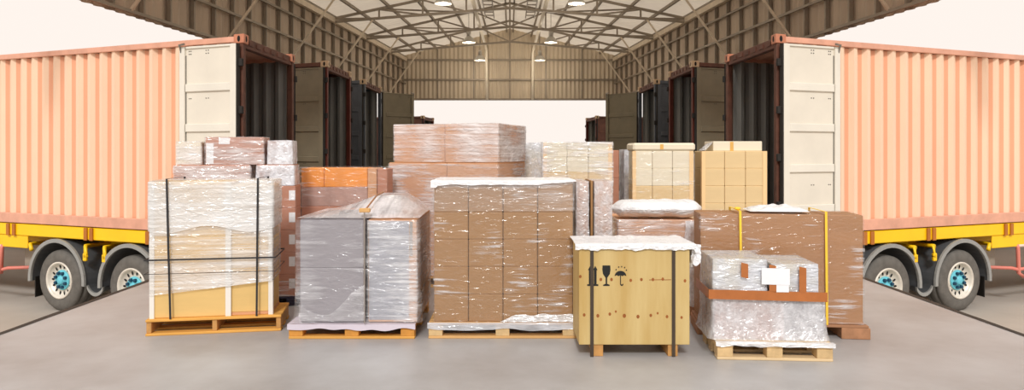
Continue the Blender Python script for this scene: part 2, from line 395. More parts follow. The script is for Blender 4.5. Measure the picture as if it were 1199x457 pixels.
def container(s, P0, P1, zb, zt, L, mats, label, leafs=(), near_open=True):
    o, u, v, W = frame(s, P0, P1); z = Vector((0, 0, 1))
    P = lambda a, b, c: o + u * a + v * b + z * c
    body, rail, inner, post2, cast = mats
    t = thing('shipping_container', P(L / 2, W / 2, zb), label, 'container', 'shipping containers at the dock')
    def bx(name, a0, a1, b0, b1, c0, c1, m, par=None, bevel=0):
        q = MB(); q.obox(P(a0, b0, c0), u * (a1 - a0), v * (b1 - b0), z * (c1 - c0)); return q.build(name, m, par or t, bevel=bevel)
    per, dep = .252, .085
    for name, b0, sg in (('side_panel', .02, 1), ('side_panel', W - .02, -1)):
        q = MB(); n = int((L - .3) / per) * 4
        q.grid(lambda uu, vv: P(.15 + (L - .3) * uu, b0 + sg * corr((L - .3) * uu + .001, per, dep), zb + .15 + (zt - zb - .25) * vv), n, 1)
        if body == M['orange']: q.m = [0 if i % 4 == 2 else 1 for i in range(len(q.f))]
        q.build(name, [body, M['rib_lit']] if body == M['orange'] else body, t)
        q = MB()
        q.grid(lambda uu, vv: P(.15 + (L - .3) * uu, b0 + sg * (.012 + corr((L - .3) * uu + .001, per, dep)), zb + .15 + (zt - zb - .25) * vv), n, 1)
        q.build('inner_lining', inner, t)
    q = MB(); n = int((L - .3) / .25) * 4
    q.grid(lambda uu, vv: P(.15 + (L - .3) * uu, .04 + (W - .08) * vv, zt - .05 + corr((L - .3) * uu, .25, .02)), n, 1); q.build('roof_panel', rail, t)
    bx('floor_panel', .05, L - .05, .05, W - .05, zb + .1, zb + .15, M['plyfloor'])
    bx('end_panel', L - .1, L - .06, .1, W - .1, zb + .15, zt - .1, inner)
    for b0 in (0, W - .06):
        bx('top_side_rail', .16, L - .16, b0, b0 + .06, zt - .1, zt - .02, rail, bevel=.006)
        bx('bottom_side_rail', .16, L - .16, b0, b0 + .06, zb + .01, zb + .165, rail, bevel=.006)
    for a0, m_ in ((0, post2), (L - .12, rail)):
        for b0 in (0, W - .1):
            bx('corner_post', a0 + .01, a0 + .11, b0, b0 + .1, zb + .12, zt - .12, m_, bevel=.006)
    bx('door_header', .02, .12, .1, W - .1, zt - .17, zt - .03, M['shaded_brown'], bevel=.006)
    for k in range(6):                               # header pockets
        bx('header_plate', .005, .02, .22 + k * (W - .44) / 6, .22 + (k + .55) * (W - .44) / 6, zt - .12, zt - .06, M['shaded_brown'])
    bx('door_sill', .02, .12, .1, W - .1, zb + .02, zb + .16, M['shaded_brown'], bevel=.006)
    for a0 in (0, L - .178):
        for b0 in (0, W - .162):
            for c0 in (zb, zt - .118):
                q = MB(); q.obox(P(a0 - .01, b0 - .008, c0), u * .178, v * .17, z * .125); c = q.build('corner_casting', cast, t, bevel=.008)
                q = MB()                             # oval hole seen as a dark recess on the side and end faces
                bb = b0 - .0095 if b0 == 0 else b0 + .1635
                q.add([P(a0 + .079 + .026 * math.cos(h), bb, c0 + .062 + .042 * math.sin(h)) for h in [i * math.pi / 6 for i in range(12)]], [tuple(range(12))])
                q.build('lifting_hole', M['hole'], c); q = MB()
                aa = a0 - .0115 if a0 == 0 else a0 + .1695
                q.add([P(aa, b0 + .08 + .026 * math.cos(h), c0 + .062 + .042 * math.sin(h)) for h in [i * math.pi / 6 for i in range(12)]], [tuple(range(12))])
                q.build('lifting_hole', M['hole'], c)
    # door leaves: (hinge at 'near' or 'far' side, direction in (a,b), material)
    H0, H1 = zb + .17, zt - .13
    for hinge, (da, db), lm, lm2 in leafs:
        hb = -.03 if hinge == 'near' else W + .03
        d = (u * da + v * db).normalized(); nrm = z.cross(d)
        ref = -v if hinge == 'near' else (v if da > .5 else -v)
        if nrm.dot(ref) < 0: nrm = -nrm              # visible (inner) face of the open leaf
        A = P(.03, hb, 0) + nrm * .012; wd = W / 2 - .04
        def lb(name, x0, x1, y0, y1, c0, c1, m, par, bevel=0):
            q = MB(); q.obox(A + d * x0 + nrm * y0 + z * c0, d * (x1 - x0), nrm * (y1 - y0), z * (c1 - c0)); return q.build(name, m, par, bevel=bevel)
        leaf = lb('door', .03, wd, 0, .03, H0, H1, lm, t)
        lb('gasket', .01, .03, -.005, .045, H0, H1, M['gasket'], leaf)
        lb('stile', .03, .13, .03, .052, H0, H1, lm2, leaf, .004)
        lb('stile', wd - .09, wd, .03, .062, H0, H1, lm2, leaf, .004)
        lb('edge_shadow', wd - .1, wd - .09, .03, .034, H0 + .05, H1 - .12, M['gasket'], leaf)  # dark strip paints the shadow line where the ribs meet the stile
        hh = H1 - H0
        lb('rib', .13, wd - .1, .03, .05, H1 - .03, H1, lm2, leaf, .004)
        for k in range(1, 5):
            zz = H1 - .02 - k * (hh - .1) / 4.2
            lb('rib', .13, wd - .1, .03, .056, zz - .055, zz + .055, lm2, leaf, .008)
        q = MB()
        for zz in (H1 - .07, H1 - .11, H1 - .72, H1 - 1.9):
            for x in (wd - .16, wd - .19, wd - .46, wd - .5):
                q.obox(A + d * x + nrm * .03 + z * zz, d * .012, nrm * .005, z * .012)
        q.build('rivets', M['gasket'], leaf)['kind'] = 'stuff'
        q = MB(); q.tube([A + d * (wd - .03) + nrm * .05 + z * (H1 - .08), A + d * (wd - .03) + nrm * .09 + z * (H1 + .02), A + d * (wd - .12) + nrm * .09 + z * (H1 + .03)], .016, 6); q.build('lock_cam', M['steel'], leaf)
        for k in range(4):
            zz = H0 + .25 + k * (hh - .5) / 3
            q = MB(); q.obox(A - d * .045 - nrm * .02 + z * (zz - .05), d * .07, nrm * .045, z * .1); q.build('hinge', M['gasket'], leaf, bevel=.006)
    return t

SIDE = {-1: 'left', 1: 'right'}
for s in (-1, 1):
    n = SIDE[s]
    orange = (M['orange'], M['rail'], M['inner'], M['shaded_brown'], M['casting'])
    brown = (M['shaded_brown'], M['shaded_brown'], M['inner'], M['redpaint'], M['pale_cast'])
    slate = (M['slate'], M['slate'], M['inner'], M['slate'], M['pale_cast'])  # slate and olive doors are dark to paint in the under-roof shade
    C1 = ((-3.56, 9.44), (-3.52, 11.55)); C2 = ((-3.60, 13.95), (-3.58, 15.95)); C3 = ((-3.60, 17.6), (-3.60, 19.85)); C4 = ((-3.72, 30.6), (-3.52, 32.8))
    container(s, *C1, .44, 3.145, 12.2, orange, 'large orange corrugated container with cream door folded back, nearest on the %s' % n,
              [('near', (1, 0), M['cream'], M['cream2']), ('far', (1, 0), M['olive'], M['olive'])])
    container(s, *C2, .46, 3.37, 12.2, brown, 'brown container with olive door folded back, second on the %s' % n,
              [('near', (1, 0), M['olive'], M['olive']), ('far', (1, 0), M['olive'], M['olive'])])
    container(s, *C3, .46, 3.38, 12.2, slate, 'dark slate container with one door swung out, third on the %s' % n,
              [('near', (1, 0), M['slate'], M['slate']), ('far', (-.62, .78), M['olive'], M['olive'])])
    container(s, *C4, .46, 3.14, 6.0, brown, 'small distant brown container seen past the hall end on the %s' % n,
              [('near', (1, 0), M['shaded_brown'], M['shaded_brown']), ('far', (1, 0), M['shaded_brown'], M['shaded_brown'])])

# ------------------------------------------------------------------ trailers
def wheel_meshes():
    r = .47
    q = MB(); q.lathe([(.27, -.13), (.30, -.145), (.38, -.15), (.44, -.135), (.463, -.11), (.463, -.075), (.452, -.07), (.452, -.06), (.468, -.055), (.47, 0), (.468, .055), (.452, .06), (.452, .07), (.463, .075), (.463, .11), (.44, .135), (.38, .15), (.30, .145), (.27, .13), (.27, -.13)], 40)
    ty = q.mesh('tyre', M['tyre'], smooth=True)
    q = MB(); q.lathe([(.285, -.135), (.285, -.15), (.265, -.155), (.25, -.13), (.235, -.09), (.17, -.075), (.13, -.085), (.13, -.06), (.24, -.05), (.27, -.05), (.27, .12)], 40)
    rim = q.mesh('rim', M['rim'], smooth=True)
    q = MB()
    for k in range(14):
        a = 2 * math.pi * k / 14; c, s_ = math.cos(a), math.sin(a)
        pts = []
        for j in range(8):
            h = j * math.pi / 4; rr = .205 + .033 * math.cos(h); tt = .017 * math.sin(h)
            pts.append((c * rr - s_ * tt, -.084 - .006, s_ * rr + c * tt))
        q.add(pts, [tuple(range(8))])
    slots = q.mesh('vent_slots', M['hole'])
    q = MB(); q.lathe([(.15, -.075), (.155, -.095), (.14, -.105), (.07, -.11), (.062, -.132), (.05, -.14), (0, -.14)], 28)
    hub = q.mesh('hub', M['cyan'], smooth=True)
    q = MB()
    for k in range(8):
        a = 2 * math.pi * (k + .5) / 8; q.lathe([(.0, -.145), (.026, -.14), (.028, -.1)], 6, 'Y', (.112 * math.cos(a), 0, .112 * math.sin(a)))
    nuts = q.mesh('lug_nuts', M['navy'])
    return ty, rim, slots, hub, nuts
WM = wheel_meshes()

def trailer(s, P0, P1, zb, L, label):
    o, u, v, W = frame(s, P0, P1); z = Vector((0, 0, 1))
    P = lambda a, b, c: o + u * a + v * b + z * c
    t = thing('semi_trailer', P(L / 2, W / 2, -.87), label, 'trailer', 'yellow trailers under the containers')
    def bx(name, a0, a1, b0, b1, c0, c1, m, bevel=0, par=None):
        q = MB(); q.obox(P(a0, b0, c0), u * (a1 - a0), v * (b1 - b0), z * (c1 - c0)); return q.build(name, m, par or t, bevel=bevel)
    nrm = z.cross(u); nrm = nrm if nrm.dot(v) < 0 else -nrm      # outward on the near side
    for b0 in (.60, W - .70):
        bx('main_beam', 1.25, L, b0, b0 + .1, -.04, zb - .005, M['yellow'], .01)
    for b0 in (.02, W - .10):
        bx('side_beam', 1.0, L, b0, b0 + .08, .25, zb - .005, M['yellow'], .01)
    bx('side_skirt', 4.34, L, .04, .07, .05, .25, M['yellow'], .008)
    for k in range(9):
        a = 1.4 + k * 1.25
        bx('cross_member', a, a + .1, .7, W - .7, .1, .3, M['yellow'])
    for a in (1.58, 1.72, 2.86, 2.98, 4.6, 4.74, 6.6, 6.74):
        bx('outrigger', a, a + .07, -.005, .60, .245, zb - .01, M['brown_strip'])
    centers = (2.02, 3.55)
    cz = -.40
    for a in centers:
        q = MB(); q.tube([P(a, .3, cz), P(a, W - .3, cz)], .07, 10); q.build('axle', M['dark'], t)
        for near in (1, 0):
            b = .17 if near else W - .17
            if near: c0 = P(a, b, cz)
            else: c0 = P(a, b, cz)
            nn = nrm if near else -nrm
            wh = bpy.data.objects.new('wheel', WM[0]); col.objects.link(wh); wh.parent = t
            wh.location = c0 - t.location
            wh.rotation_euler = (0, 0, math.atan2(nn.x, -nn.y))  # local -Y -> nn
            for nm_, me in zip(('rim', 'vent_slots', 'hub', 'lug_nuts'), WM[1:]):
                c = bpy.data.objects.new(nm_, me); col.objects.link(c); c.parent = wh
                if nm_ in ('vent_slots', 'lug_nuts'): c['kind'] = 'stuff'
            # mudguard: half ring with flared ends
            def ring(r0, r1, d0, d1, name, m, par):
                q = MB(); n = 22; vs = []; fs = []
                for k in range(n + 1):
                    h = math.pi * (-.02 + 1.04 * k / n)
                    for r, d in ((r0, d0), (r1, d0), (r1, d1), (r0, d1)):
                        vs.append(c0 + u * (r * math.cos(h)) + z * (r * math.sin(h) * 1.03) + nn * d)
                for k in range(n):
                    for j in range(4):
                        fs.append((k * 4 + j, k * 4 + (j + 1) % 4, (k + 1) * 4 + (j + 1) % 4, (k + 1) * 4 + j))
                fs += [(0, 1, 2, 3), (n * 4 + 3, n * 4 + 2, n * 4 + 1, n * 4)]
                q.add(vs, fs); return q.build(name, m, par)
            g = ring(.585, .61, .17, -.40, 'mudguard', M['fender'], t)
            ring(.57, .625, .20, .165, 'mudguard_lip', M['fender_rim'], g)
    # valley piece between the two mudguards, dark box standing in for the wheel-gap shadow
    am = (centers[0] + centers[1]) / 2
    bx('wheel_gap_shade', am - .12, am + .12, .25, .5, -.5, -.05, M['dark'], .02)
    for b0, name, mm, th in ((.01, 'mudguard_lip', M['fender_rim'], .05), (.06, 'mudguard_valley', M['fender'], .02)):
        q = MB(); n = 10; a0_, a1_ = centers[0] + .60, centers[1] - .60
        def val(k): 
            f = k / n; return a0_ + (a1_ - a0_) * f, cz - .02 - .10 * math.sin(math.pi * f) ** .7
        for k in range(n):
            (aa, za), (ab, zb2) = val(k), val(k + 1)
            q.obox(P(aa, b0 - .045, za), P(ab, b0, zb2) - P(aa, b0, za), v * (.04 if th == .05 else .5), z * -th)
        q.build(name, mm, t)
    for a in (am - .18, am + .22):
        q = MB(); q.tube([P(a, .62, .13), P(a, .0, .16), P(a - .03, -.03, .0)], .032, 8); br = q.build('mudguard_bracket', M['yellow'], t, smooth=True)
        q = MB(); q.obox(P(a - .05, -.05, -.06), u * .08, v * .06, z * .12); q.build('clamp', M['yellow'], br, bevel=.012)
    q = MB(); q.tube([P(centers[1] + .72, .62, .1), P(centers[1] + .74, .05, .12), P(centers[1] + .66, .0, .04)], .03, 8); q.build('mudguard_bracket', M['yellow'], t, smooth=True)
    bx('mud_flap', centers[1] + .60, centers[1] + .615, .03, .36, cz - .3, cz + .02, M['dark'])
    # side guard: plate and bent tubes
    a0 = centers[1] + .78
    bx('guard_plate', a0, a0 + .36, .30, .33, -.35, .12, M['guard_plate'], .01)
    for zz, m_ in ((.10, 'guard'), (-.28, 'guard_red')):
        q = MB(); q.tube([P(a0, .28, zz), P(a0 + .55, .1, zz - .02), P(a0 + .62, .06, zz - .04), P(a0 + 4, .06, zz - .04)], .028, 8); q.build('guard_rail', M[m_], t, smooth=True)
    q = MB(); q.tube([P(a0 + .62, .06, .08), P(a0 + .64, .05, .02), P(a0 + .66, .05, -.38), P(a0 + .8, .06, -.45)], .03, 8); q.build('guard_post', M['guard_red'], t, smooth=True)
    for a in (a0 + 2.3, a0 + 3.9):
        q = MB(); q.tube([P(a, .06, .1), P(a, .06, -.34)], .03, 8); q.build('guard_post', M['guard'], t, smooth=True)
    # landing legs carry the front
    for b in (.5, W - .6):
        bx('landing_leg', 9.4, 9.55, b, b + .15, -.87, .0, M['dark'])
    return t
for s in (-1, 1):
    n = SIDE[s]
    trailer(s, *C1, .44, 12.0, 'yellow trailer chassis with two cyan-hubbed wheels under the %s orange container' % n)
    trailer(s, *C2, .46, 12.0, 'yellow trailer chassis under the %s brown container, seen below the nearer chassis' % n)
    trailer(s, *C3, .46, 12.0, 'yellow trailer chassis under the %s slate container, mostly hidden' % n)
    trailer(s, *C4, .46, 6.0, 'trailer chassis under the distant %s container' % n) if False else None
    o, u, v, W = frame(s, *C4)
    st = thing('container_stand', o + u * 3 + v * W / 2 + Vector((0, 0, -.87)), 'low stand under the distant brown container on the %s' % n, 'stand')
    for a in (1.2, 5.0):
        q = MB(); q.obox(o + u * a + v * .1 + Vector((0, 0, -.87)), u * .3, v * (W - .2), (0, 0, 1.32)); q.build('bolster', M['dark'], st)

# ------------------------------------------------------------------ goods helpers
def rot_fn(cx, cy, a):
    c, s_ = math.cos(a), math.sin(a)
    return lambda p: (cx + (p[0] - cx) * c - (p[1] - cy) * s_, cy + (p[0] - cx) * s_ + (p[1] - cy) * c, p[2])
def xf(mbx, fn):
    if fn: mbx.v = [fn(p) for p in mbx.v]
    return mbx

def pallet(x0, x1, y0, y1, h, label, mx, my, style='block', fn=None, nb=7, wm=None, z0=0):
    t = thing('pallet', fn(((x0 + x1) / 2, (y0 + y1) / 2, z0)) if fn else ((x0 + x1) / 2, (y0 + y1) / 2, z0), label, 'pallet', 'wooden pallets' if mx != 'navyplastic' else None)
    def bx(name, *a, m, par=t): q = MB(); q.box(*a); return xf(q, fn).build(name, m, par, bevel=.004)
    dt = .022; bw = (x1 - x0) / 10 if style == 'block' else .0
    if style == 'block':
        for k in range(nb):
            g = (y1 - y0) / nb; bx('deck_board', x0, x1, y0 + k * g + .006, y0 + (k + 1) * g - .006, h - dt, h, m=M[mx])
        for x in (x0, (x0 + x1) / 2 - .06, x1 - .12):
            bx('stringer_board', x, x + .12, y0 + .004, y1 - .004, h - 2 * dt, h - dt, m=M[my])
            for y in (y0 + .003, (y0 + y1) / 2 - .06, y1 - .12):
                bx('block', x + .002, x + .118, y, y + .117, dt, h - 2 * dt, m=M[my])
        for y in (y0 + .003, (y0 + y1) / 2 - .06, y1 - .12):
            bx('bottom_board', x0, x1, y, y + .1, z0, dt, m=M[mx])
    else:
        for k in range(nb):
            g = (y1 - y0) / nb; bx('deck_board', x0, x1, y0 + k * g + .008, y0 + (k + 1) * g - .008, h - dt, h, m=M[mx])
        for x in (x0 + .004, (x0 + x1) / 2 - .02, x1 - .044):
            bx('stringer', x, x + .04, y0 + .02, y1 - .02, dt, h - dt, m=M[my])
        for k in range(3):
            y = y0 + .008 + k * (y1 - y0 - .116) / 2; bx('bottom_board', x0, x1, y, y + .1, 0, dt, m=M[mx])
    return t

def carton(x0, x1, y0, y1, z0, z1, m, label, group, fn=None, seam=True, tape=None, labels=(), bevel=.006, name='carton'):
    g = .002
    q = MB(); q.box(x0 + g, x1 - g, y0, y1, z0, z1)
    xf(q, fn); o = tag(q.build(name, M[m], bevel=bevel), label, 'box', group)
    def part(nm, mm, *a):
        q = MB(); q.box(*a); return xf(q, fn).build(nm, M[mm], o)
    if tape:     # strip across the top, folded down the front
        xm = (x0 + x1) / 2
        part('tape', tape, xm - .03, xm + .03, y0 - .0015, y0 + .001, z1 - .07, z1 + .0005)
        part('tape', tape, xm - .03, xm + .03, y0, y1, z1, z1 + .001)
    for (lx0, lx1, lz0, lz1) in labels:
        part('paper_label', 'paper', lx0, lx1, y0 - .003, y0 - .0008, lz0, lz1)
    return o

def shell(x0, x1, y0, y1, z0, z1, m, label, amp=.012, off=.008, fn=None, top=True, lower=None, name='stretch_wrap', cat='plastic wrap', res=.035, seed=0, flare=0.0, topfn=None):
    """continuous film around a load: four walls with rounded corners plus a top"""
    q = MB(); r = .02
    def prof():
        pts = []
        for cx, cy, a0 in ((x1, y0, -90), (x1, y1, 0), (x0, y1, 90), (x0, y0, 180)):
            for k in range(3):
                a = R(a0 + k * 45); pts.append((cx + math.cos(a) * off, cy + math.sin(a) * off))
        return pts
    base = prof(); base.append(base[0]); path = []
    for (ax, ay), (bx_, by) in zip(base, base[1:]):
        n = max(1, int(math.hypot(bx_ - ax, by - ay) / res))
        for k in range(n): path.append((ax + (bx_ - ax) * k / n, ay + (by - ay) * k / n))
    n = len(path); cx, cy = (x0 + x1) / 2, (y0 + y1) / 2
    nz = max(3, int((z1 - z0) / res)); rows = []
    for j in range(nz + 1):
        f = j / nz; row = []
        for i, (px, py) in enumerate(path):
            zl = z0 + (lower(px, py) if lower else 0); zz = zl + (z1 + off - zl) * f
            k = abs(noise.noise((px * 5 + seed, py * 5, zz * 9))) * amp + max(0, noise.noise((px * 14, py * 14 + seed, zz * 26))) * amp * .6
            k += flare * (1 - f) ** 4
            dx, dy = (px - cx), (py - cy); ax, ay = abs(dx) / (x1 - x0), abs(dy) / (y1 - y0)
            if ax > ay: ox, oy = math.copysign(k, dx), 0
            else: ox, oy = 0, math.copysign(k, dy)
            if j == nz: ox = oy = 0
            row.append((px + ox, py + oy, zz))
        rows.append(row)
    vs = [p for rw in rows for p in rw]; fs = []
    for j in range(nz):
        for i in range(n): fs.append((j * n + i, j * n + (i + 1) % n, (j + 1) * n + (i + 1) % n, (j + 1) * n + i))
    q.add(vs, fs)
    if top:
        nx, ny = max(2, int((x1 - x0) / .05)), max(2, int((y1 - y0) / .05))
        q.grid(lambda a, b: (x0 - off + (x1 - x0 + 2 * off) * a, y0 - off + (y1 - y0 + 2 * off) * b,
               z1 + off + (abs(noise.noise((a * 9 + seed, b * 7, 1))) * amp if 0 < a < 1 and 0 < b < 1 else 0) + (topfn(a, b) if topfn else 0)), nx, ny)
    xf(q, fn)
    return tag(q.build(name, M[m], smooth=True), label, cat, 'stretch wrap on the loads')

def strap_loop(pts, w, axis, m, label, group, fn=None, name='strap', t=.003, closed=True):
    """flat band following a closed path of points; axis is the band's width direction"""
    q = MB(); ax = Vector(axis) * w / 2; pts = [Vector(p) for p in pts]; n = len(pts)
    c = sum(pts, Vector()) / n; vs = []; fs = []
    for p in pts:
        out = (p - c); out = out - out.project(Vector(axis)); out.normalize()
        for d, e in ((-1, 0), (1, 0), (1, 1), (-1, 1)): vs.append(p + ax * d + out * t * e)
    for i in range(n if closed else n - 1):
        k = (i + 1) % n
        for j in range(4): fs.append((i * 4 + j, i * 4 + (j + 1) % 4, k * 4 + (j + 1) % 4, k * 4 + j))
    if not closed: fs += [(0, 1, 2, 3), tuple((n - 1) * 4 + j for j in range(4))]
    q.add(vs, fs); xf(q, fn)
    return tag(q.build(name, M[m]), label, 'strap', group)
def vloop(x, y0, y1, z0, z1, e, lean=0): return [(x + lean, y0 - e, z0), (x + lean * .5, y0 - e, (z0 + z1) / 2), (x, y0 - e, z1 + e), (x, y1 + e, z1 + e), (x, y1 + e, z0)]
def hloop(x0, x1, y0, y1, z, e): return [(x0 - e, y0 - e, z), (x1 + e, y0 - e, z), (x1 + e, y1 + e, z), (x0 - e, y1 + e, z)]
def board(x0, x1, y0, z0, z1, m, label, side='', group='corner boards', name='corner_board', fn=None):
    q = MB()      # L-shaped edge protector
    q.box(x0, x1, y0 - .005, y0, z0, z1)
    if side == 'left': q.box(x0, x0 + .004, y0, y0 + .05, z0, z1)
    if side == 'right': q.box(x1 - .004, x1, y0, y0 + .05, z0, z1)
    xf(q, fn)
    return tag(q.build(name, M[m]), label, 'corner board', group)
def along(px, X0, Yp, th):
    """distance from a pivot along a front turned by th at which the front meets a bearing"""
    k = (px - 597) / F; return (k * Yp - X0) / (math.cos(th) - k * math.sin(th))

# ------------------------------------------------------------------ A: tan wrapped load, far left
yf = 6.22; th_a = R(10); xc = WX(318, yf); fa = rot_fn(xc, yf, th_a); ax = lambda px: xc + along(px, xc, yf, th_a)
yd = yf + .46
pallet(ax(172), ax(330), yf - .05, yd + .03, .14, 'low wooden pallet under the tan strapped load at far left', 'goldx', 'woody', 'stringer', nb=4, fn=fa)
xa, xb = ax(177), ax(267)
zr = [.14, WZ(318, 6.15), WZ(265, 6.15), WZ(213, 6.15)]
for k in range(3):
    carton(xa, xb, yf, yd, zr[k], zr[k + 1], 'tan', 'wide tan carton, %s layer of left column, far-left strapped load' % ['bottom', 'middle', 'top'][k], 'cartons of the far-left load', fn=fa)
zr2 = [.165, WZ(318, yf), WZ(265, yf), WZ(228, yf), WZ(217, yf)]
q = MB(); q.box(xb + .012, xc, yf + .01, yd, .14, .165); tag(xf(q, fa).build('base_board', M['kraft2'], bevel=.003), 'brown board under the narrow right column of the far-left load', 'board')
for k in range(4):
    carton(xb + .012, xc, yf + .01, yd, zr2[k], zr2[k + 1], 'tan', 'narrow tan carton, %s layer of right column, far-left strapped load' % ['bottom', 'second', 'third', 'thin top'][k], 'cartons of the far-left load', fn=fa)
for x0, x1, nm, sd in ((xa - .012, xa + .026, 'left edge', 'left'), (xb - .02, xb + .026, 'middle', ''), (xc - .026, xc + .012, 'right edge', 'right')):
    board(x0, x1, yf - .004, .14, zr[3] if sd != 'right' else zr2[4], 'board', 'white corner board on the %s of the far-left load' % nm, sd, fn=fa)
shell(xa, xc, yf - .012, yd, .34, zr[3] + .002, 'w_milky', 'milky stretch wrap around the tan far-left load', amp=.006, off=.012, lower=lambda px, py: .10 * (px - xa), seed=1, fn=fa)
shell(xa, xc, yf - .012, yd, zr[2] - .02, zr[3] - .02, 'w_milky2', 'second turn of milky wrap around the top of the tan far-left load', amp=.004, off=.024, lower=lambda px, py: .03 * math.sin(px * 9), seed=61, top=False, fn=fa)
e = .046
for x, nm, ln in ((ax(197), 'left', .03), (ax(303), 'right', -.01)):
    strap_loop(vloop(x, yf, yd, .142, zr[3] - .018, e, ln), .017, (1, 0, 0), 'black_strap', 'black upright strap on the %s of the far-left load' % nm, 'black straps', fn=fa, closed=False)
strap_loop(hloop(xa + .012, xc - .012, yf, yd, WZ(302, 6.15), e + .006), .014, (0, 0, 1), 'black_strap', 'black level strap around the far-left load', 'black straps', fn=fa)
strap_loop(hloop(xa + .012, xc - .012, yf, yd, WZ(318, 6.15), e + .006), .005, (0, 0, 1), 'black_strap', 'thin dark cord around the far-left load below the level strap', 'black straps', fn=fa)

# ------------------------------------------------------------------ B: red-brown cartons behind A
Yb = 7.2; th_b = R(9); bx1 = WX(347, Yb); fb = rot_fn(bx1, Yb, th_b); bp = lambda px: bx1 + along(px, bx1, Yb, th_b)
bx0 = bp(205); bm_ = bp(276); yb2 = Yb + .42
pallet(bx0 - .02, bx1 + .02, Yb, yb2, .095, 'dark navy plastic pallet behind the far-left load', 'navyplastic', 'navyplastic', 'block', nb=5, fn=fb)
hz = [.095 + k * .2255 for k in range(6)]
for k in range(5):
    rn = ['bottom', 'second', 'third', 'fourth', 'top'][k]
    carton(bx0, bm_, Yb + .02, yb2, hz[k], hz[k + 1], 'redbrown', 'red-brown carton, left column, %s row, hidden behind the far-left load' % rn, 'red-brown cartons', fn=fb)
    carton(bm_, bx1 - .01, Yb + .02, yb2, hz[k], hz[k + 1], 'redbrown', 'red-brown labelled carton, %s row, right of the far-left load' % rn, 'red-brown cartons', fn=fb,
           labels=((bx1 - .075, bx1 - .015, hz[k] + .08, hz[k] + .18), (bx1 - .265, bx1 - .225, hz[k] + .08, hz[k] + .17)))
zt = hz[5]; zm = WZ(193, Yb); zu = WZ(161, Yb)
CB = 'cartons in the top bundle'
carton(bx0 - .02, bp(292), Yb + .03, yb2 - .03, zt, zm, 'redbrown', 'flat carton under pink wrap, low left on the red-brown stack', CB, fn=fb)
carton(bp(300), bx1 - .03, Yb + .03, yb2 - .03, zt, zm, 'redbrown', 'flat carton under bluish plastic, low right on the red-brown stack', CB, fn=fb)
carton(bx0, bp(234), Yb + .05, yb2 - .05, zm, zu - .05, 'palebox', 'pale pink wrapped carton on the upper left of the bundle', CB, fn=fb)
carton(bp(239), bp(308), Yb + .04, yb2 - .05, zm, zu, 'redbrown', 'dark red-brown carton with white paper band topping the bundle', CB, fn=fb,
       labels=((bp(239) + .01, bp(249), zm + .01, zu - .06), (bp(255), bp(268), zu - .07, zu - .005)))
carton(bp(313), bp(341), Yb + .05, yb2 - .05, zm, zu - .04, 'redbrown', 'carton under crumpled bluish plastic on the upper right of the bundle', CB, fn=fb)
shell(bx0 - .02, bp(292), Yb + .03, yb2 - .03, zt + .004, zm - .012, 'w_pink', 'pinkish wrap around the lower left of the top bundle', seed=3, amp=.016, off=.006, top=False, fn=fb)
shell(bx0, bp(234), Yb + .05, yb2 - .05, zm + .004, zu - .046, 'w_pink', 'pinkish wrap around the upper left of the top bundle', seed=4, amp=.012, off=.005, fn=fb)
shell(bp(239), bp(308), Yb + .035, yb2 - .05, zm + .004, zu + .002, 'w_light', 'clear wrap around the red-brown carton topping the bundle', seed=2, amp=.007, off=.004, fn=fb)
shell(bp(300), bx1 - .03, Yb + .03, yb2 - .03, zt + .004, zm - .012, 'w_blue', 'crumpled bluish plastic on the lower right of the top bundle', seed=5, amp=.022, off=.006, top=False, fn=fb)
shell(bp(313), bp(341), Yb + .05, yb2 - .05, zm + .004, zu - .036, 'w_blue', 'crumpled bluish plastic on the upper right of the top bundle', seed=6, amp=.014, off=.005, fn=fb)
shell(bx0, bx1 - .01, Yb + .016, yb2, .10, zt - .014, 'w_clear', 'clear wrap around the red-brown cartons', seed=7, amp=.008, top=False, fn=fb)

# ------------------------------------------------------------------ C: grey load with tent of film
Yc = 5.95; cx0, cx1 = WX(351, Yc), WX(488, Yc); cxm = WX(428, Yc); yc2 = 6.95
pallet(WX(339, Yc), WX(486, Yc), Yc - .03, yc2 + .05, .125, 'golden wooden block pallet under the grey load', 'goldx', 'goldy', 'block')
q = MB(); q.grid(lambda a, b: (WX(338, Yc) + (WX(487, Yc) - WX(338, Yc)) * a, Yc - .04 + 1.08 * b, .127 + .006 * abs(noise.noise((a * 8, b * 8, 0)))), 20, 16)
q.grid(lambda a, b: (WX(338, Yc) + (WX(487, Yc) - WX(338, Yc)) * a, Yc - .04 - .004 * b, .127 - b * (.045 + .03 * noise.noise((a * 6, 3, 0)))), 30, 3)
tag(q.build('slip_sheet', M['sheet'], smooth=True), 'pale lavender plastic sheet over the golden pallet', 'sheet')
zc0, zcm, zc1 = .136, WZ(314, Yc), WZ(257, Yc)
for k, (za, zb_) in enumerate(((zc0, zcm), (zcm, zc1))):
    nm = ('lower', 'upper')[k]
    carton(cx0, cxm - .014, Yc, yc2, za, zb_, 'greycard', '%s large grey carton on the left of the golden pallet' % nm, 'cartons of the grey load')
    o = carton(cxm + .022, cx1, Yc, yc2, za, zb_, 'kraft2', '%s brown carton under silvery wrap on the golden pallet' % nm, 'cartons of the grey load')
    if k: 
        q = MB(); q.box(cx1 - .06, cx1 - .035, Yc - .004, Yc - .001, za + .1, zb_ - .02); q.build('printed_strip', M['grey_strap'], o)
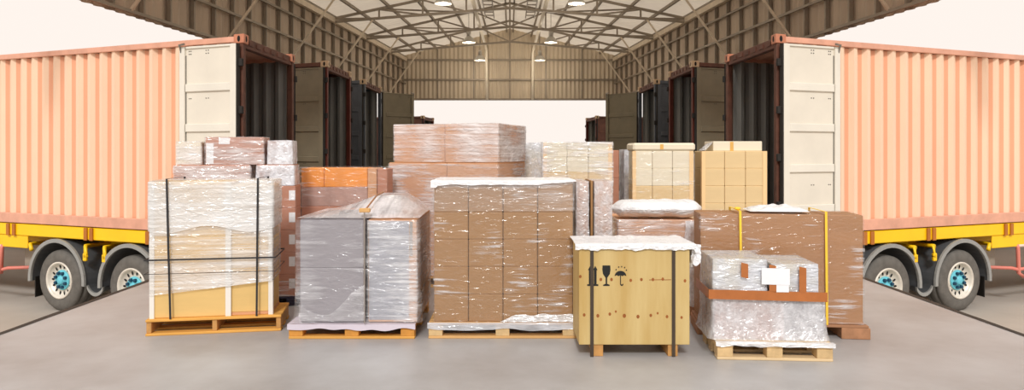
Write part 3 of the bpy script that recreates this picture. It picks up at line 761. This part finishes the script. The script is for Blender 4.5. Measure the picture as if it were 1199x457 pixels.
# low carton that props up the film
carton(WX(440, 6.5), WX(466, 6.5), 6.42, 6.7, zc1, zc1 + .15, 'greycard', 'low carton propping up the film on the grey load', 'cartons of the grey load')
shell(cxm + .022, cx1, Yc - .006, yc2, zc0 + .004, zc1 - .012, 'w_light', 'silvery stretch wrap on the right half of the grey load', amp=.012, off=.005, seed=8, top=False)
shell(cx0, cx1, Yc, yc2, zc0 + .004, zc1 - .034, 'w_thin', 'clear wrap draped down around the grey load', amp=.005, off=.034, seed=9, top=False, flare=.02)
q = MB()
def tent(a, b):
    x = cx0 - .025 + (cx1 - cx0 + .05) * a; y = Yc - .025 + 1.05 * b
    fx = 0
    pk0, pk1 = .56, .80
    if a < pk0: fx = (a / pk0) ** 1.5
    elif a < pk1: fx = 1
    else: fx = ((1 - a) / (1 - pk1)) ** .8 * .95 + .05
    fy = min(1, b / .42) ** .8 if b < .42 else (1 if b < .78 else (1 - b) / .22)
    return (x, y, zc1 + .014 + .165 * fx * fy + .004 * noise.noise((a * 14, b * 5, 2)))
q.grid(tent, 48, 36)
tag(q.build('film_tent', M['w_tent'], smooth=True), 'clear film drawn up like a tent over the grey load', 'plastic wrap', 'stretch wrap on the loads')
q = MB()
def sweep(a, b):
    x = WX(350, 5.88) + (WX(427, 5.88) - WX(350, 5.88)) * a
    top = WZ(357 + 12 * math.sin(math.pi * min(1, a / .8)) - 24 * max(0, a - .45) ** 1.2 * 2, 5.88); bot = WZ(376, 5.88)
    return (x, Yc - .074 - .008 * abs(noise.noise((a * 9, b * 5, 0))), max(.15, bot + (top - bot) * b))
q.grid(sweep, 30, 8)
tag(q.build('film_drape', M['w_light'], smooth=True), 'loose clear film sweeping across the foot of the grey cartons', 'plastic wrap')
q = MB(); q.box(cxm + .03, cx1 - .065, Yc - .0035, Yc - .0005, zc0 + .02, zc1 - .015); tag(q.build('sheen_sheet', M['foil']), 'added silver sheet giving the wrap its sheen on the right front of the grey load', 'foil')  # metallic layer added inside the wrap for its silvery reflections
q = MB(); q.box(cxm - .002, cxm + .010, Yc - .068, Yc - .064, .142, zc1 + .062); tag(q.build('strap', M['grey_strap']), 'grey upright strap between the grey and silvery halves', 'strap', 'straps')
q = MB(); q.box(cxm - .04, cxm + .05, Yc - .075, Yc - .03, zc1 + .063, zc1 + .098); tag(q.build('wood_chock', M['woodx'], bevel=.006), 'small wooden chock at the head of the strap on the grey load', 'wood block')
q = MB(); q.tube([(cxm + .01, Yc - .028, zc1 + .09), (WX(441, 6.2), 6.2, zc1 + .185), (WX(449, 6.4), 6.4, zc1 + .205)], .008, 6); tag(q.build('prop_stick', M['brownx']), 'thin brown stick running up the film tent', 'stick')

# ------------------------------------------------------------------ D: orange-topped stack behind C
Yd = 7.75; dx0, dx1, dx2, dx3 = (WX(x, Yd) for x in (352, 430, 441, 453)); yd2 = 8.15
pallet(dx0, dx3 - .02, Yd, yd2, .13, 'wooden pallet under the orange-topped stack', 'woodx', 'woody', 'block', nb=5)
zz = [.13 + k * .2105 for k in range(7)]
kinds = ['redbrown', 'mauve', 'navybox', 'redbrown', 'mauve', 'orangebox']
for k in range(6):
    if k == 5:
        xm = WX(379, Yd)
        carton(dx0, xm, Yd + .02, yd2, zz[k], zz[k + 1], 'orangebox', 'short bright orange carton on top, behind the tented film', 'cartons of the orange-topped stack')
        carton(xm, dx1, Yd + .02, yd2, zz[k], zz[k + 1], 'orangebox', 'long orange-brown carton on top, behind the tented film', 'cartons of the orange-topped stack')
    else:
        carton(dx0, dx1, Yd + .02, yd2, zz[k], zz[k + 1], kinds[k], '%s carton below the orange ones, %s row from the top' % ({'redbrown': 'red-brown', 'mauve': 'mauve', 'navybox': 'navy'}[kinds[k]], ORD[5 - k]), 'cartons of the orange-topped stack')
carton(dx1, dx2, Yd + .01, yd2, .13, zz[6] - .002, 'kraft2', 'tall narrow tan carton right of the orange cartons', 'cartons of the orange-topped stack')
carton(dx2, dx3, Yd + .03, yd2, .13, zz[6] - .01, 'redbrown', 'tall narrow red-brown carton beside the two-layer brown stack', 'cartons of the orange-topped stack')
shell(dx0, dx3, Yd + .01, yd2, .14, zz[6], 'w_clear', 'crinkled wrap around the orange-topped stack', amp=.012, off=.012, seed=11)

# ------------------------------------------------------------------ E: large brown stack turned a little, centre back
Ye = 7.9; a_e = R(-19)
ex1 = WX(583, Ye); fe = rot_fn(ex1, Ye, a_e)
pallet(ex1 - 1.38, ex1 + .02, Ye, Ye + 1.02, .125, 'wooden pallet under the tallest brown stack', 'woodx', 'woody', 'block', fn=fe)
he = .44
for k in range(4):
    xl = ex1 - 1.30 if k == 3 else ex1 - 1.37; xm = (xl + ex1) / 2 + (.0 if k == 3 else .06)
    nm = ['bottom', 'third', 'second', 'top'][k]
    for x0, x1, sd in ((xl, xm, 'left'), (xm, ex1, 'right')):
        carton(x0, x1, Ye, Ye + 1.0, .125 + k * he, .125 + (k + 1) * he, 'kraft2', 'large brown carton, %s layer, %s half of tallest stack' % (nm, sd), 'cartons of the tallest stack', fn=fe)
shell(ex1 - 1.30, ex1, Ye, Ye + 1.0, .125 + 3 * he + .01, .125 + 4 * he, 'w_pink', 'shiny wrap around the top layer of the tallest brown stack', amp=.012, off=.008, fn=fe, seed=12)
shell(ex1 - 1.37, ex1, Ye, Ye + 1.0, .14, .125 + 3 * he - .02, 'w_light', 'wrap around the lower layers of the tallest brown stack', amp=.012, off=.008, fn=fe, seed=13, top=False)

# ------------------------------------------------------------------ F: centre stack of twenty cartons
Yf = 5.96; fx = [WX(x, Yf) for x in (508, 548.5, 589, 629.5, 671)]; yf2 = 6.72
pallet(WX(502, Yf) , WX(675, Yf), Yf - .03, yf2 + .03, .135, 'wooden block pallet under the centre stack of twenty cartons', 'woodx', 'paley', 'block')
fz = [WZ(y, Yf) for y in (376, 345, 312.5, 280.5, 248.5, 213.5)]; fz[0] = .135
for r in range(5):
    for c in range(4):
        carton(fx[c], fx[c + 1], Yf, yf2, fz[r], fz[r + 1], 'kraft' , 'brown carton in centre stack, %s row, %s column' % (['bottom', 'fourth', 'third', 'second', 'top'][r], ['leftmost', 'second', 'third', 'rightmost'][c]), 'cartons of the centre stack')
shell(fx[0], fx[4], Yf, yf2, .137, fz[5] - .008, 'w_clear', 'clear stretch wrap around the centre stack', amp=.005, off=.005, seed=14, top=False)
shell(fx[0], fx[4], Yf, yf2, fz[4] + .01, fz[5] - .012, 'w_thin', 'second turn of wrap around the top row of the centre stack', amp=.003, off=.015, seed=64, top=False)
q = MB()      # white cap sheet with an uneven hem
def cap(a, b):
    t = b
    x = fx[0] - .024 + (fx[4] - fx[0] + .048) * a
    hem = .034 + .012 * noise.noise((a * 9, 1, 0)) - (.03 * max(0, (a - .72) / .28))
    if a < .05: hem += .02
    if t < .25: return (x, Yf - .025 - .003 * abs(noise.noise((a * 20, t * 4, 0))), fz[5] + .012 - hem * (1 - t / .25))
    return (x, Yf - .025 + (yf2 - Yf + .04) * (t - .25) / .75, fz[5] + .014 + .006 * abs(noise.noise((a * 12, t * 12, 0))))
q.grid(cap, 60, 16)
tag(q.build('cap_sheet', M['w_white'], smooth=True), 'white plastic cap sheet over the top of the centre stack', 'plastic wrap')
q = MB()      # bunched white film at the foot, right
def foot(a, b):
    x = WX(586, Yf) + (WX(673, Yf) - WX(586, Yf)) * a
    return (x, Yf - .016 - .016 * abs(noise.noise((a * 14, b * 6, 5))) - .008 * (1 - b), .14 + (.06 + .02 * noise.noise((a * 6, 0, 2))) * b * min(1, a * 5))
q.grid(foot, 50, 10)
tag(q.build('bunched_film', M['w_foot'], smooth=True), 'bunched white film along the foot of the centre stack', 'plastic wrap')
q = MB()      # film stretched over the deck edge, sagging into the fork openings
x0f, x1f = WX(501, Yf), WX(675.5, Yf)
def skirt(a, b):
    sag = .018 * abs(math.sin(a * 2 * math.pi)) + .01 * noise.noise((a * 8, 0, 3))
    return (x0f + (x1f - x0f) * a, Yf - .037 - .004 * abs(noise.noise((a * 20, b * 5, 0))), .138 - (.05 + sag) * b)
q.grid(skirt, 60, 6)
tag(q.build('pallet_film', M['w_silver'], smooth=True), 'clear film sagging over the front edge of the centre pallet', 'plastic wrap')

# ------------------------------------------------------------------ F2: narrow grey-wrapped stack between centre stack and crate
Yg = 6.3; gx = [WX(675, Yg), WX(689, Yg), WX(696.5, Yg), WX(717, Yg)]; yg2 = 6.85; zg1 = WZ(213, Yg)
pallet(gx[0] - .0, gx[3] + .02, Yg - .02, yg2, .13, 'small wooden pallet behind the plywood crate', 'woodx', 'woody', 'block', nb=5)
for c, (x0, x1) in enumerate(((gx[0], gx[1]), (gx[2], gx[3]))):
    for r in range(4):
        h = (zg1 - .13) / 4
        carton(x0, x1, Yg + .03 * c, yg2, .13 + h * r, .13 + h * (r + 1), 'kraft2', 'narrow brown carton right of the centre stack, %s column, %s row' % (('left', 'right')[c], ORD[3 - r] if r else 'bottom'), 'narrow wrapped cartons')
    shell(x0, x1, Yg + .03 * c, yg2, .14, zg1, 'w_crumple', 'crumpled grey film around the %s narrow column behind the crate' % ('left', 'right')[c], amp=.008, off=.004, seed=20 + c)
q = MB(); q.box(WX(691.4, Yg), WX(694, Yg), Yg - .012, yg2 - .1, .13, zg1 + .01); tag(q.build('divider_board', M['kraft'], bevel=.003), 'brown board standing between the two narrow wrapped columns', 'board')

# ------------------------------------------------------------------ G: plywood crate
Yk = 5.41; kx0, kx1 = WX(678, Yk), WX(807.5, Yk); yk2 = 5.92
kz0, kz1 = WZ(404, Yk), WZ(290, Yk)
cr = thing('plywood_crate', ((kx0 + kx1) / 2, (Yk + yk2) / 2, 0), 'pale plywood crate with black handling marks, front row', 'crate')
def kb(name, x0, x1, y0, y1, z0, z1, m, bevel=.003): q = MB(); q.box(x0, x1, y0, y1, z0, z1); return q.build(name, M[m], cr, bevel=bevel)
front = kb('front_panel', kx0, kx1, Yk, Yk + .015, kz0, kz1, 'ply')
kb('back_panel', kx0, kx1, yk2 - .015, yk2, kz0, kz1, 'ply'); kb('side_panel', kx0, kx0 + .015, Yk + .015, yk2 - .015, kz0, kz1, 'ply'); kb('side_panel', kx1 - .015, kx1, Yk + .015, yk2 - .015, kz0, kz1, 'ply')
kb('lid', kx0 - .004, kx1 + .004, Yk - .004, yk2 + .004, kz1, kz1 + .015, 'ply'); kb('base_panel', kx0 + .016, kx1 - .016, Yk + .016, yk2 - .016, kz0 - .004, kz0 + .015, 'ply')
for x in (WX(695, Yk), WX(782.5, Yk)):
    kb('skid', x, x + .075, Yk + .01, yk2 - .01, 0, kz0, 'woody')
for x in (WX(693, Yk), WX(788.5, Yk)):
    q = MB(); e = .003
    for a in ((x - .013, x + .013, Yk - .0085, Yk - .004, .0, kz1 + .02), (x - .013, x + .013, Yk - .0085, yk2 + .0085, kz1 + .0155, kz1 + .02), (x - .013, x + .013, yk2 + .004, yk2 + .0085, 0, kz1 + .02)): q.box(*a)
    q.build('steel_band', M['steel_strap'], cr)
q = MB(); px = 1 / (F / Yk)
for kx, ky, rr in ((679.5, 324, 2), (684, 369, 2), (700, 370, 2.2), (714, 368, 2), (721, 365, 1.5), (731, 370, 2.5), (747, 371, 2.3), (762, 369.5, 2), (770, 367, 1.5), (781, 371, 2), (738.5, 328.5, 2), (751, 327.5, 2), (764.5, 327.5, 2), (776, 327, 2), (802, 329, 2), (703.5, 327.5, 2), (716, 327.5, 2), (798, 372, 1.8)):
    cx, cz_ = WX(kx, Yk), WZ(ky, Yk)
    q.add([(cx + math.cos(h) * rr * px * .8, Yk - .001, cz_ + math.sin(h) * rr * px) for h in [i * math.pi / 5 for i in range(10)]], [tuple(range(10))])
for x0, x1 in ((760, 776), (776, 786)):
    q.add([(WX(x0, Yk), Yk - .0008, WZ(327.6, Yk)), (WX(x1, Yk), Yk - .0008, WZ(327.4, Yk)), (WX(x1, Yk), Yk - .0008, WZ(328.2, Yk)), (WX(x0, Yk), Yk - .0008, WZ(328.4, Yk))], [(0, 1, 2, 3)])
q.build('wood_knots', M['knot'], front)['kind'] = 'stuff'
def mark(name, polys):
    q = MB()
    for poly in polys:
        if len(poly) > 2: q.add([(WX(x, Yk), Yk - .0022, WZ(y, Yk)) for x, y in poly], [tuple(range(len(poly)))])
    q.build(name, M['ink'], front)
def arrow(x): return [(x, 311.5), (x + 2.6, 316.5), (x + 1.5, 316.5), (x + 1.5, 333), (x - 1.5, 333), (x - 1.5, 316.5), (x - 2.6, 316.5)]
mark('arrow_mark', [arrow(691), arrow(697), [(687.5, 333), (700.5, 333), (700.5, 335), (687.5, 335)]])
mark('glass_mark', [[(705.5, 311), (714.5, 311), (714.8, 316), (714, 321), (711.6, 324.5), (710.9, 325.5), (710.9, 332.5), (713.8, 333.6), (713.8, 335), (706.2, 335), (706.2, 333.6), (709.1, 332.5), (709.1, 325.5), (708.4, 324.5), (706, 321), (705.2, 316)]])
um = [(720 + 6.5 - 6.8 * math.cos(h), 323.5 - 6.2 * math.sin(h)) for h in [i * math.pi / 12 for i in range(13)]]
um += [(731, 322.3), (728.8, 323.5), (726.5, 322.3), (724.2, 323.5), (722, 322.3)]
hook = [(726, 322.5), (727, 322.5), (727, 332.5), (728, 333.6), (729, 332.5), (730, 332.5), (729.4, 334.4), (728, 335), (726.6, 334.4), (726, 333)]
drops = [[(x, y), (x + 1.1, y + .3), (x + .7, y + 1.9), (x - .4, y + 1.6)] for x, y in ((721, 315), (724, 312), (727.5, 311.5), (731, 312.5), (733, 315.5))]
mark('umbrella_mark', [um, hook] + drops)
q = MB()     # white film over the lid, hanging over the edges
def lidfilm(a, b):
    x = kx0 - .03 + (kx1 - kx0 + .075) * a
    if b < .3:
        hem = .042 + .014 * noise.noise((a * 9, 2, 0)) + .012 * noise.noise((a * 25, 3, 0)); f = 1 - b / .3
        return (x, Yk - .014 - .01 * abs(noise.noise((a * 20, b * 9, 0))), kz1 + .026 - hem * f)
    return (x, Yk - .014 + (yk2 - Yk + .03) * (b - .3) / .7, kz1 + .026 + .012 * abs(noise.noise((a * 10, b * 9, 0))))
q.grid(lidfilm, 60, 20)
q.grid(lambda a, b: (kx1 + .042 + .03 * noise.noise((a * 5, b * 6, 1)) - .02 * b, Yk - .01 + .45 * a, kz1 + .026 - (.17 - .05 * a + .03 * noise.noise((a * 8, 0, 0))) * b), 14, 10)
q.grid(lambda a, b: (kx1 + .024 + .07 * a + .012 * noise.noise((a * 4, b * 5, 3)), Yk + .03 + .02 * noise.noise((a * 5, b * 7, 8)), kz1 + .028 - .012 * a - (.10 + .07 * math.sin(math.pi * (.25 + .6 * a))) * b), 8, 12)
tag(q.build('lid_film', M['w_white'], smooth=True), 'white plastic film over the lid of the plywood crate', 'plastic wrap')

# ------------------------------------------------------------------ H: wrapped brown box with white bag roll behind the crate
Yh = 6.78; hx0, hx1 = WX(724, Yh), WX(818, Yh); yh2 = 7.5; zh = WZ(258, Yh)
pallet(hx0, hx1 + .02, Yh - .02, yh2, .13, 'wooden pallet behind the plywood crate, under the wrapped brown box', 'brownx', 'browny', 'block', nb=5)
carton(hx0, hx1, Yh, yh2, .13, zh, 'kraft2', 'brown wrapped box behind the plywood crate', None)
shell(hx0, hx1, Yh, yh2, .135, zh, 'w_pink', 'shiny wrap around the brown box behind the crate', amp=.016, off=.008, seed=30, top=False)
q = MB()
def bag(a, b):
    x = hx0 - .045 + (hx1 - hx0 + .11) * a; h = 2 * math.pi * b
    rz = .088 * (1 + .14 * noise.noise((a * 9, math.cos(h), math.sin(h)))) * (math.sin(math.pi * min(1, max(.0, a * 6 + .08) if a < .15 else 1) / 2) if a < .15 else (1 if a < .9 else max(.1, (1 - a) / .1) ** .5))
    return (x, Yh + .2 - math.cos(h) * rz * 2.3, zh + .012 + .088 + math.sin(h) * rz)
q.grid(bag, 44, 20)
tag(q.build('plastic_bag_roll', M['w_white'], smooth=True), 'puffy white plastic bag lying on the wrapped box behind the crate', 'plastic bag')
q = MB()
def drape(a, b): return (WX(803, 6.7) + .13 * a + .012 * noise.noise((a * 3, b * 8, 7)), 6.72 - .02 * noise.noise((a * 6, b * 9, 4)), zh + .0 - (.80 + .04 * a) * b)
q.grid(drape, 8, 40)
tag(q.build('hanging_film', M['w_blue'], smooth=True), 'loose white film hanging down beside the crate', 'plastic wrap')

# ------------------------------------------------------------------ I: big brown box with yellow straps
Yi = 6.09; th_i = R(-7); ix0 = WX(820, Yi); fi = rot_fn(ix0, Yi, th_i); ip = lambda px: ix0 + along(px, ix0, Yi, th_i)
ix1 = ip(1011); yi2 = Yi + .42; zi0, zi1 = .115, WZ(250.5, Yi)
t = thing('wooden_skid', fi(((ix0 + ix1) / 2, Yi + .2, 0)), 'brown wooden skid under the big brown box with yellow straps', 'pallet', 'wooden pallets')
for x0, x1 in ((ix0 - .03, ix0 + .13), ((ix0 + ix1) / 2 - .1, (ix0 + ix1) / 2 + .1), (ip(984), ip(1018))):
    q = MB(); q.box(x0, x1, Yi - .03, yi2, 0, .095); xf(q, fi).build('runner', M['browny'], t, bevel=.005)
for k in range(4):
    g = (yi2 - Yi + .03) / 4; q = MB(); q.box(ix0 - .02, ip(1016), Yi - .03 + k * g, Yi - .03 + (k + 1) * g - .01, .095, .115); xf(q, fi).build('deck_board', M['brownx'], t, bevel=.003)
carton(ix0, ix1, Yi, yi2, zi0, zi1, 'bigbrown', 'big brown cardboard box bound by two yellow straps', None, name='large_carton', fn=fi)
shell(ix0, ix1, Yi, yi2, zi0 + .002, zi1, 'w_clear', 'clear wrap around the big brown box', amp=.008, off=.008, seed=31, fn=fi)
for x, ln, nm in ((866, .012, 'left'), (966, .008, 'right')):
    st = strap_loop(vloop(ip(x), Yi, yi2, zi0 + .003, zi1, .028, ln), .019, (1, 0, 0), 'yellow_strap', '%s yellow strap around the big brown box' % nm, 'yellow straps', fn=fi, closed=False)
    if nm == 'left':
        q = MB(); q.box(ip(862), ip(862) + .05, Yi + .05, Yi + .11, zi1 + .032, zi1 + .055); xf(q, fi).build('buckle', M['yellow_strap'], st, bevel=.008)
q = MB()
q.grid(lambda a, b: (ip(880) + .5 * a, Yi + .06 + .33 * b, zi1 + .02 + .055 * math.sin(math.pi * a) ** .5 * math.sin(math.pi * b) ** .5 * (.8 + .6 * noise.noise((a * 7, b * 5, 0)))), 30, 16)
tag(xf(q, fi).build('folded_film', M['w_white'], smooth=True), 'folded white film lying on top of the big brown box', 'plastic wrap')

# ------------------------------------------------------------------ J: small silver-wrapped load, front right
Yj = 5.3; a_j = R(-4); jx0, jx1 = WX(841, Yj), WX(974, Yj); fj = rot_fn((jx0 + jx1) / 2, Yj, a_j)
yj2 = Yj + .56
pallet(jx0, jx1, Yj, yj2, .135, 'pale wooden block pallet under the small silver-wrapped load', 'palex', 'paley', 'block', fn=fj, nb=5)
Yl = Yj + .10; lx0, lx1 = WX(836, Yl), WX(962, Yl); lm = WX(917, Yl); yl2 = yj2 - .0
lx0 += .0; z1_, z2_ = WZ(346, Yl), WZ(304, Yl)
lx0 = max(lx0, jx0 + .0)
carton(lx0, lm, Yl, yl2, .135, z1_, 'mauve', 'lower left wrapped carton of the small silver load', 'cartons of the small silver load', fn=fj)
carton(lm, lx1, Yl, yl2, .135, z1_ - .004, 'greycard', 'lower right wrapped carton of the small silver load', 'cartons of the small silver load', fn=fj)
ux = WX(899, Yl)
carton(lx0 - .01, ux - .02, Yl - .005, yl2, z1_, z2_, 'palebox', 'upper left wrapped carton with white paper on the small silver load', 'cartons of the small silver load', fn=fj)
carton(ux + .022, lx1 - .05, Yl - .005, yl2, z1_, z2_ - .035, 'palebox', 'upper right lower carton of the small silver load', 'cartons of the small silver load', fn=fj)
shell(lx0 - .01, lx1, Yl, yl2, .137, z1_ - .012, 'w_crumple', 'crumpled silvery film around the lower half of the small load', amp=.016, off=.006, seed=40, top=False, fn=fj, flare=.035)
shell(lx0 - .01, ux - .02, Yl - .005, yl2, z1_ + .006, z2_, 'w_foil', 'silvery film around the upper left of the small load', amp=.011, off=.004, seed=41, fn=fj)
shell(ux + .022, lx1 - .05, Yl - .005, yl2, z1_ + .006, z2_ - .035, 'w_foil', 'silvery film around the upper right of the small load', amp=.011, off=.004, seed=42, fn=fj)
q = MB(); q.grid(lambda a, b: (jx0 - .012 + (jx1 - jx0 + .024) * a, Yj - .012 + .045 * b if b > .3 else Yj - .012, .1365 + .003 * abs(noise.noise((a * 20, b * 5, 0))) if b > .3 else .138 - (.03 + .012 * noise.noise((a * 9, 0, 0))) * (1 - b / .3)), 40, 10)
tag(xf(q, fj).build('deck_film', M['w_foot'], smooth=True), 'clear film lying over the deck of the pale pallet', 'plastic wrap')
e = .036
def band(x0, x1, za, zb_, label):
    q = MB(); q.obox((x0, Yl - .04, za), (x1 - x0, 0, -.012), (0, .003, 0), (0, 0, zb_ - za)); xf(q, fj)
    return q
q = band(lx0 - .05, lx1 + .012, WZ(350, Yl), WZ(339, Yl), ''); q.obox(fj((lx0 - .05, Yl - .04, WZ(350, Yl))), Vector(fj((lx0 - .05, yl2, 0))) - Vector(fj((lx0 - .05, Yl - .04, 0))), (.003, 0, 0), (0, 0, WZ(339, Yl) - WZ(350, Yl)))
tag(q.build('packing_tape', M['tape']), 'long brown tape band around the small silver load', 'tape', 'brown tape')
for xx, ya, yb_, nm in ((870, 324, 307, 'left'), (902, 340, 309, 'middle'), (936, 341, 311, 'right')):
    q = band(WX(xx - 4, Yl), WX(xx + 4, Yl), WZ(ya, Yl), WZ(yb_, Yl), '')
    tag(q.build('packing_tape', M['tape']), 'short upright brown tape, %s one on the small silver load' % nm, 'tape', 'brown tape')
q = MB(); q.obox((WX(889, Yl), Yl - .046, WZ(332, Yl)), (WX(921, Yl) - WX(889, Yl), 0, -.004), (0, .002, 0), (0, 0, WZ(313, Yl) - WZ(332, Yl))); xf(q, fj)
tag(q.build('shipping_note', M['paper']), 'white paper note on the front of the small silver load', 'paper')
q = MB(); q.obox((WX(906, Yl), Yl - .043, WZ(341, Yl)), (WX(920, Yl) - WX(906, Yl), 0, 0), (0, .002, 0), (0, 0, .055)); xf(q, fj)
tag(q.build('shipping_note', M['paper']), 'smaller white note below the large paper on the small silver load', 'paper')

# ------------------------------------------------------------------ K: back row of yellow carton stacks
def stack(name, cols, Y, y2, ztop, rowh, label, m_rows, wrapm, seed, boards=True, lid=None, base=.13):
    """cols: list of x edges (m); rows counted from the top"""
    n = round((ztop - base) / rowh); rh = (ztop - base) / n
    pallet(cols[0] - .02, cols[-1] + .02, Y - .02, y2, base, 'wooden pallet under the %s' % label, 'woodx', 'woody', 'block', nb=5)
    for r in range(n):
        for c in range(len(cols) - 1):
            m = m_rows[min(r, len(m_rows) - 1)]
            cn = '' if len(cols) == 2 else (', %s column' % (['left', 'middle', 'right'][c]))
            carton(cols[c], cols[c + 1], Y, y2, ztop - (r + 1) * rh, ztop - r * rh, m, 'carton of the %s, %s row%s' % (label, ORD[r], cn), 'cartons of the ' + label)
    if boards:
        for xe, sd in ((cols[0], 'left'), (cols[-1], 'right')):
            x0, x1 = (xe - .02, xe + .03) if sd == 'right' else (xe - .03, xe + .012)
            board(x0, x1, Y - .003, base, ztop, 'board_tan', 'tan corner board on the %s of the %s' % (sd, label), sd)
    if wrapm:
        g = .034 if boards else .002
        shell(cols[0] - g, cols[-1] + g, Y - .01, y2, base + .02, ztop - (.012 if lid else -.003), wrapm, 'wrap around the ' + label, amp=.008, off=.006, seed=seed, top=not lid)
Yk1 = 8.3
stack('k1', [WX(x, Yk1) for x in (639, 664, 689, 714)], Yk1, 8.75, WZ(167, Yk1), .172, 'pale-topped stack right of the tallest stack', ['palebox', 'palebox', 'yellowbox'], 'w_light', 50)
Yk2 = 8.4
stack('k2', [WX(x, Yk2) for x in (743.5, 764, 787.5, 809)], Yk2, 8.85, WZ(177, Yk2), .222, 'yellow stack with rounded pale lid', ['palebox', 'palebox', 'yellowbox'], 'w_clear', 51, lid=1)
x0, x1 = WX(741, Yk2), WX(814, Yk2)
q = MB(); q.box(x0, x1, Yk2 - .015, 8.86, WZ(177, Yk2) + .001, WZ(167.5, Yk2)); o = tag(q.build('stack_lid', M['palebox'], bevel=.022), 'rounded pale cardboard lid on the yellow stack', 'lid')
q = MB(); q.box((x0 + x1) / 2 - .05, (x0 + x1) / 2 - .01, Yk2 - .0175, Yk2 - .015, WZ(177, Yk2) + .02, WZ(168, Yk2) - .01); q.build('tape', M['tape_tan'], o)
Yk3 = 8.4
stack('k3', [WX(x, Yk3) for x in (824.5, 848.5, 873, 895)], Yk3, 8.85, WZ(177, Yk3), .222, 'yellow stack beside the right container door', ['yellowbox'], None, 52, lid=1)
o = carton(WX(836, Yk3), WX(894, Yk3), Yk3 + .04, 8.82, WZ(177, Yk3), WZ(165.5, Yk3), 'palebox', 'flat pale carton with tape on top of the right-hand yellow stack', None)
q = MB(); q.box(WX(856, Yk3), WX(860, Yk3), Yk3 + .037, Yk3 + .04, WZ(177, Yk3), WZ(166, Yk3)); q.build('tape', M['tape_tan'], o)
q = MB(); q.grid(lambda a, b: (WX(826, Yk3) + .095 * a, Yk3 + .02 + .3 * b, WZ(177, Yk3) + .008 + .10 * a ** 1.2 * (1 - .2 * b) + .012 * noise.noise((a * 9, b * 9, 0))), 12, 10)
tag(q.build('loose_film', M['w_blue'], smooth=True), 'loose film at the corner of the flat pale carton', 'plastic wrap')
Y0k = 9.25
stack('k0', [WX(x, Y0k) for x in (608, 637)], Y0k, 9.8, WZ(168, Y0k), .19, 'slim pale stack between tallest stack and pale-topped stack', ['palebox', 'yellowbox'], 'w_blue', 53, boards=False)
YL = 9.3
stack('kl', [WX(x, YL) for x in (717, 725)], YL, 9.7, WZ(176, YL), .4, 'slim brown stack left of the lidded yellow stack', ['redbrown'], None, 54, boards=False)
stack('kl2', [WX(x, YL) for x in (731.5, 738)], YL, 9.7, WZ(176, YL), .4, 'slim grey stack left of the lidded yellow stack', ['greycard'], 'w_blue', 55, boards=False)
stack('km', [WX(x, YL) for x in (815, 823)], YL, 9.7, WZ(181, YL), .4, 'slim grey stack between the two yellow stacks', ['greycard'], 'w_blue', 56, boards=False)
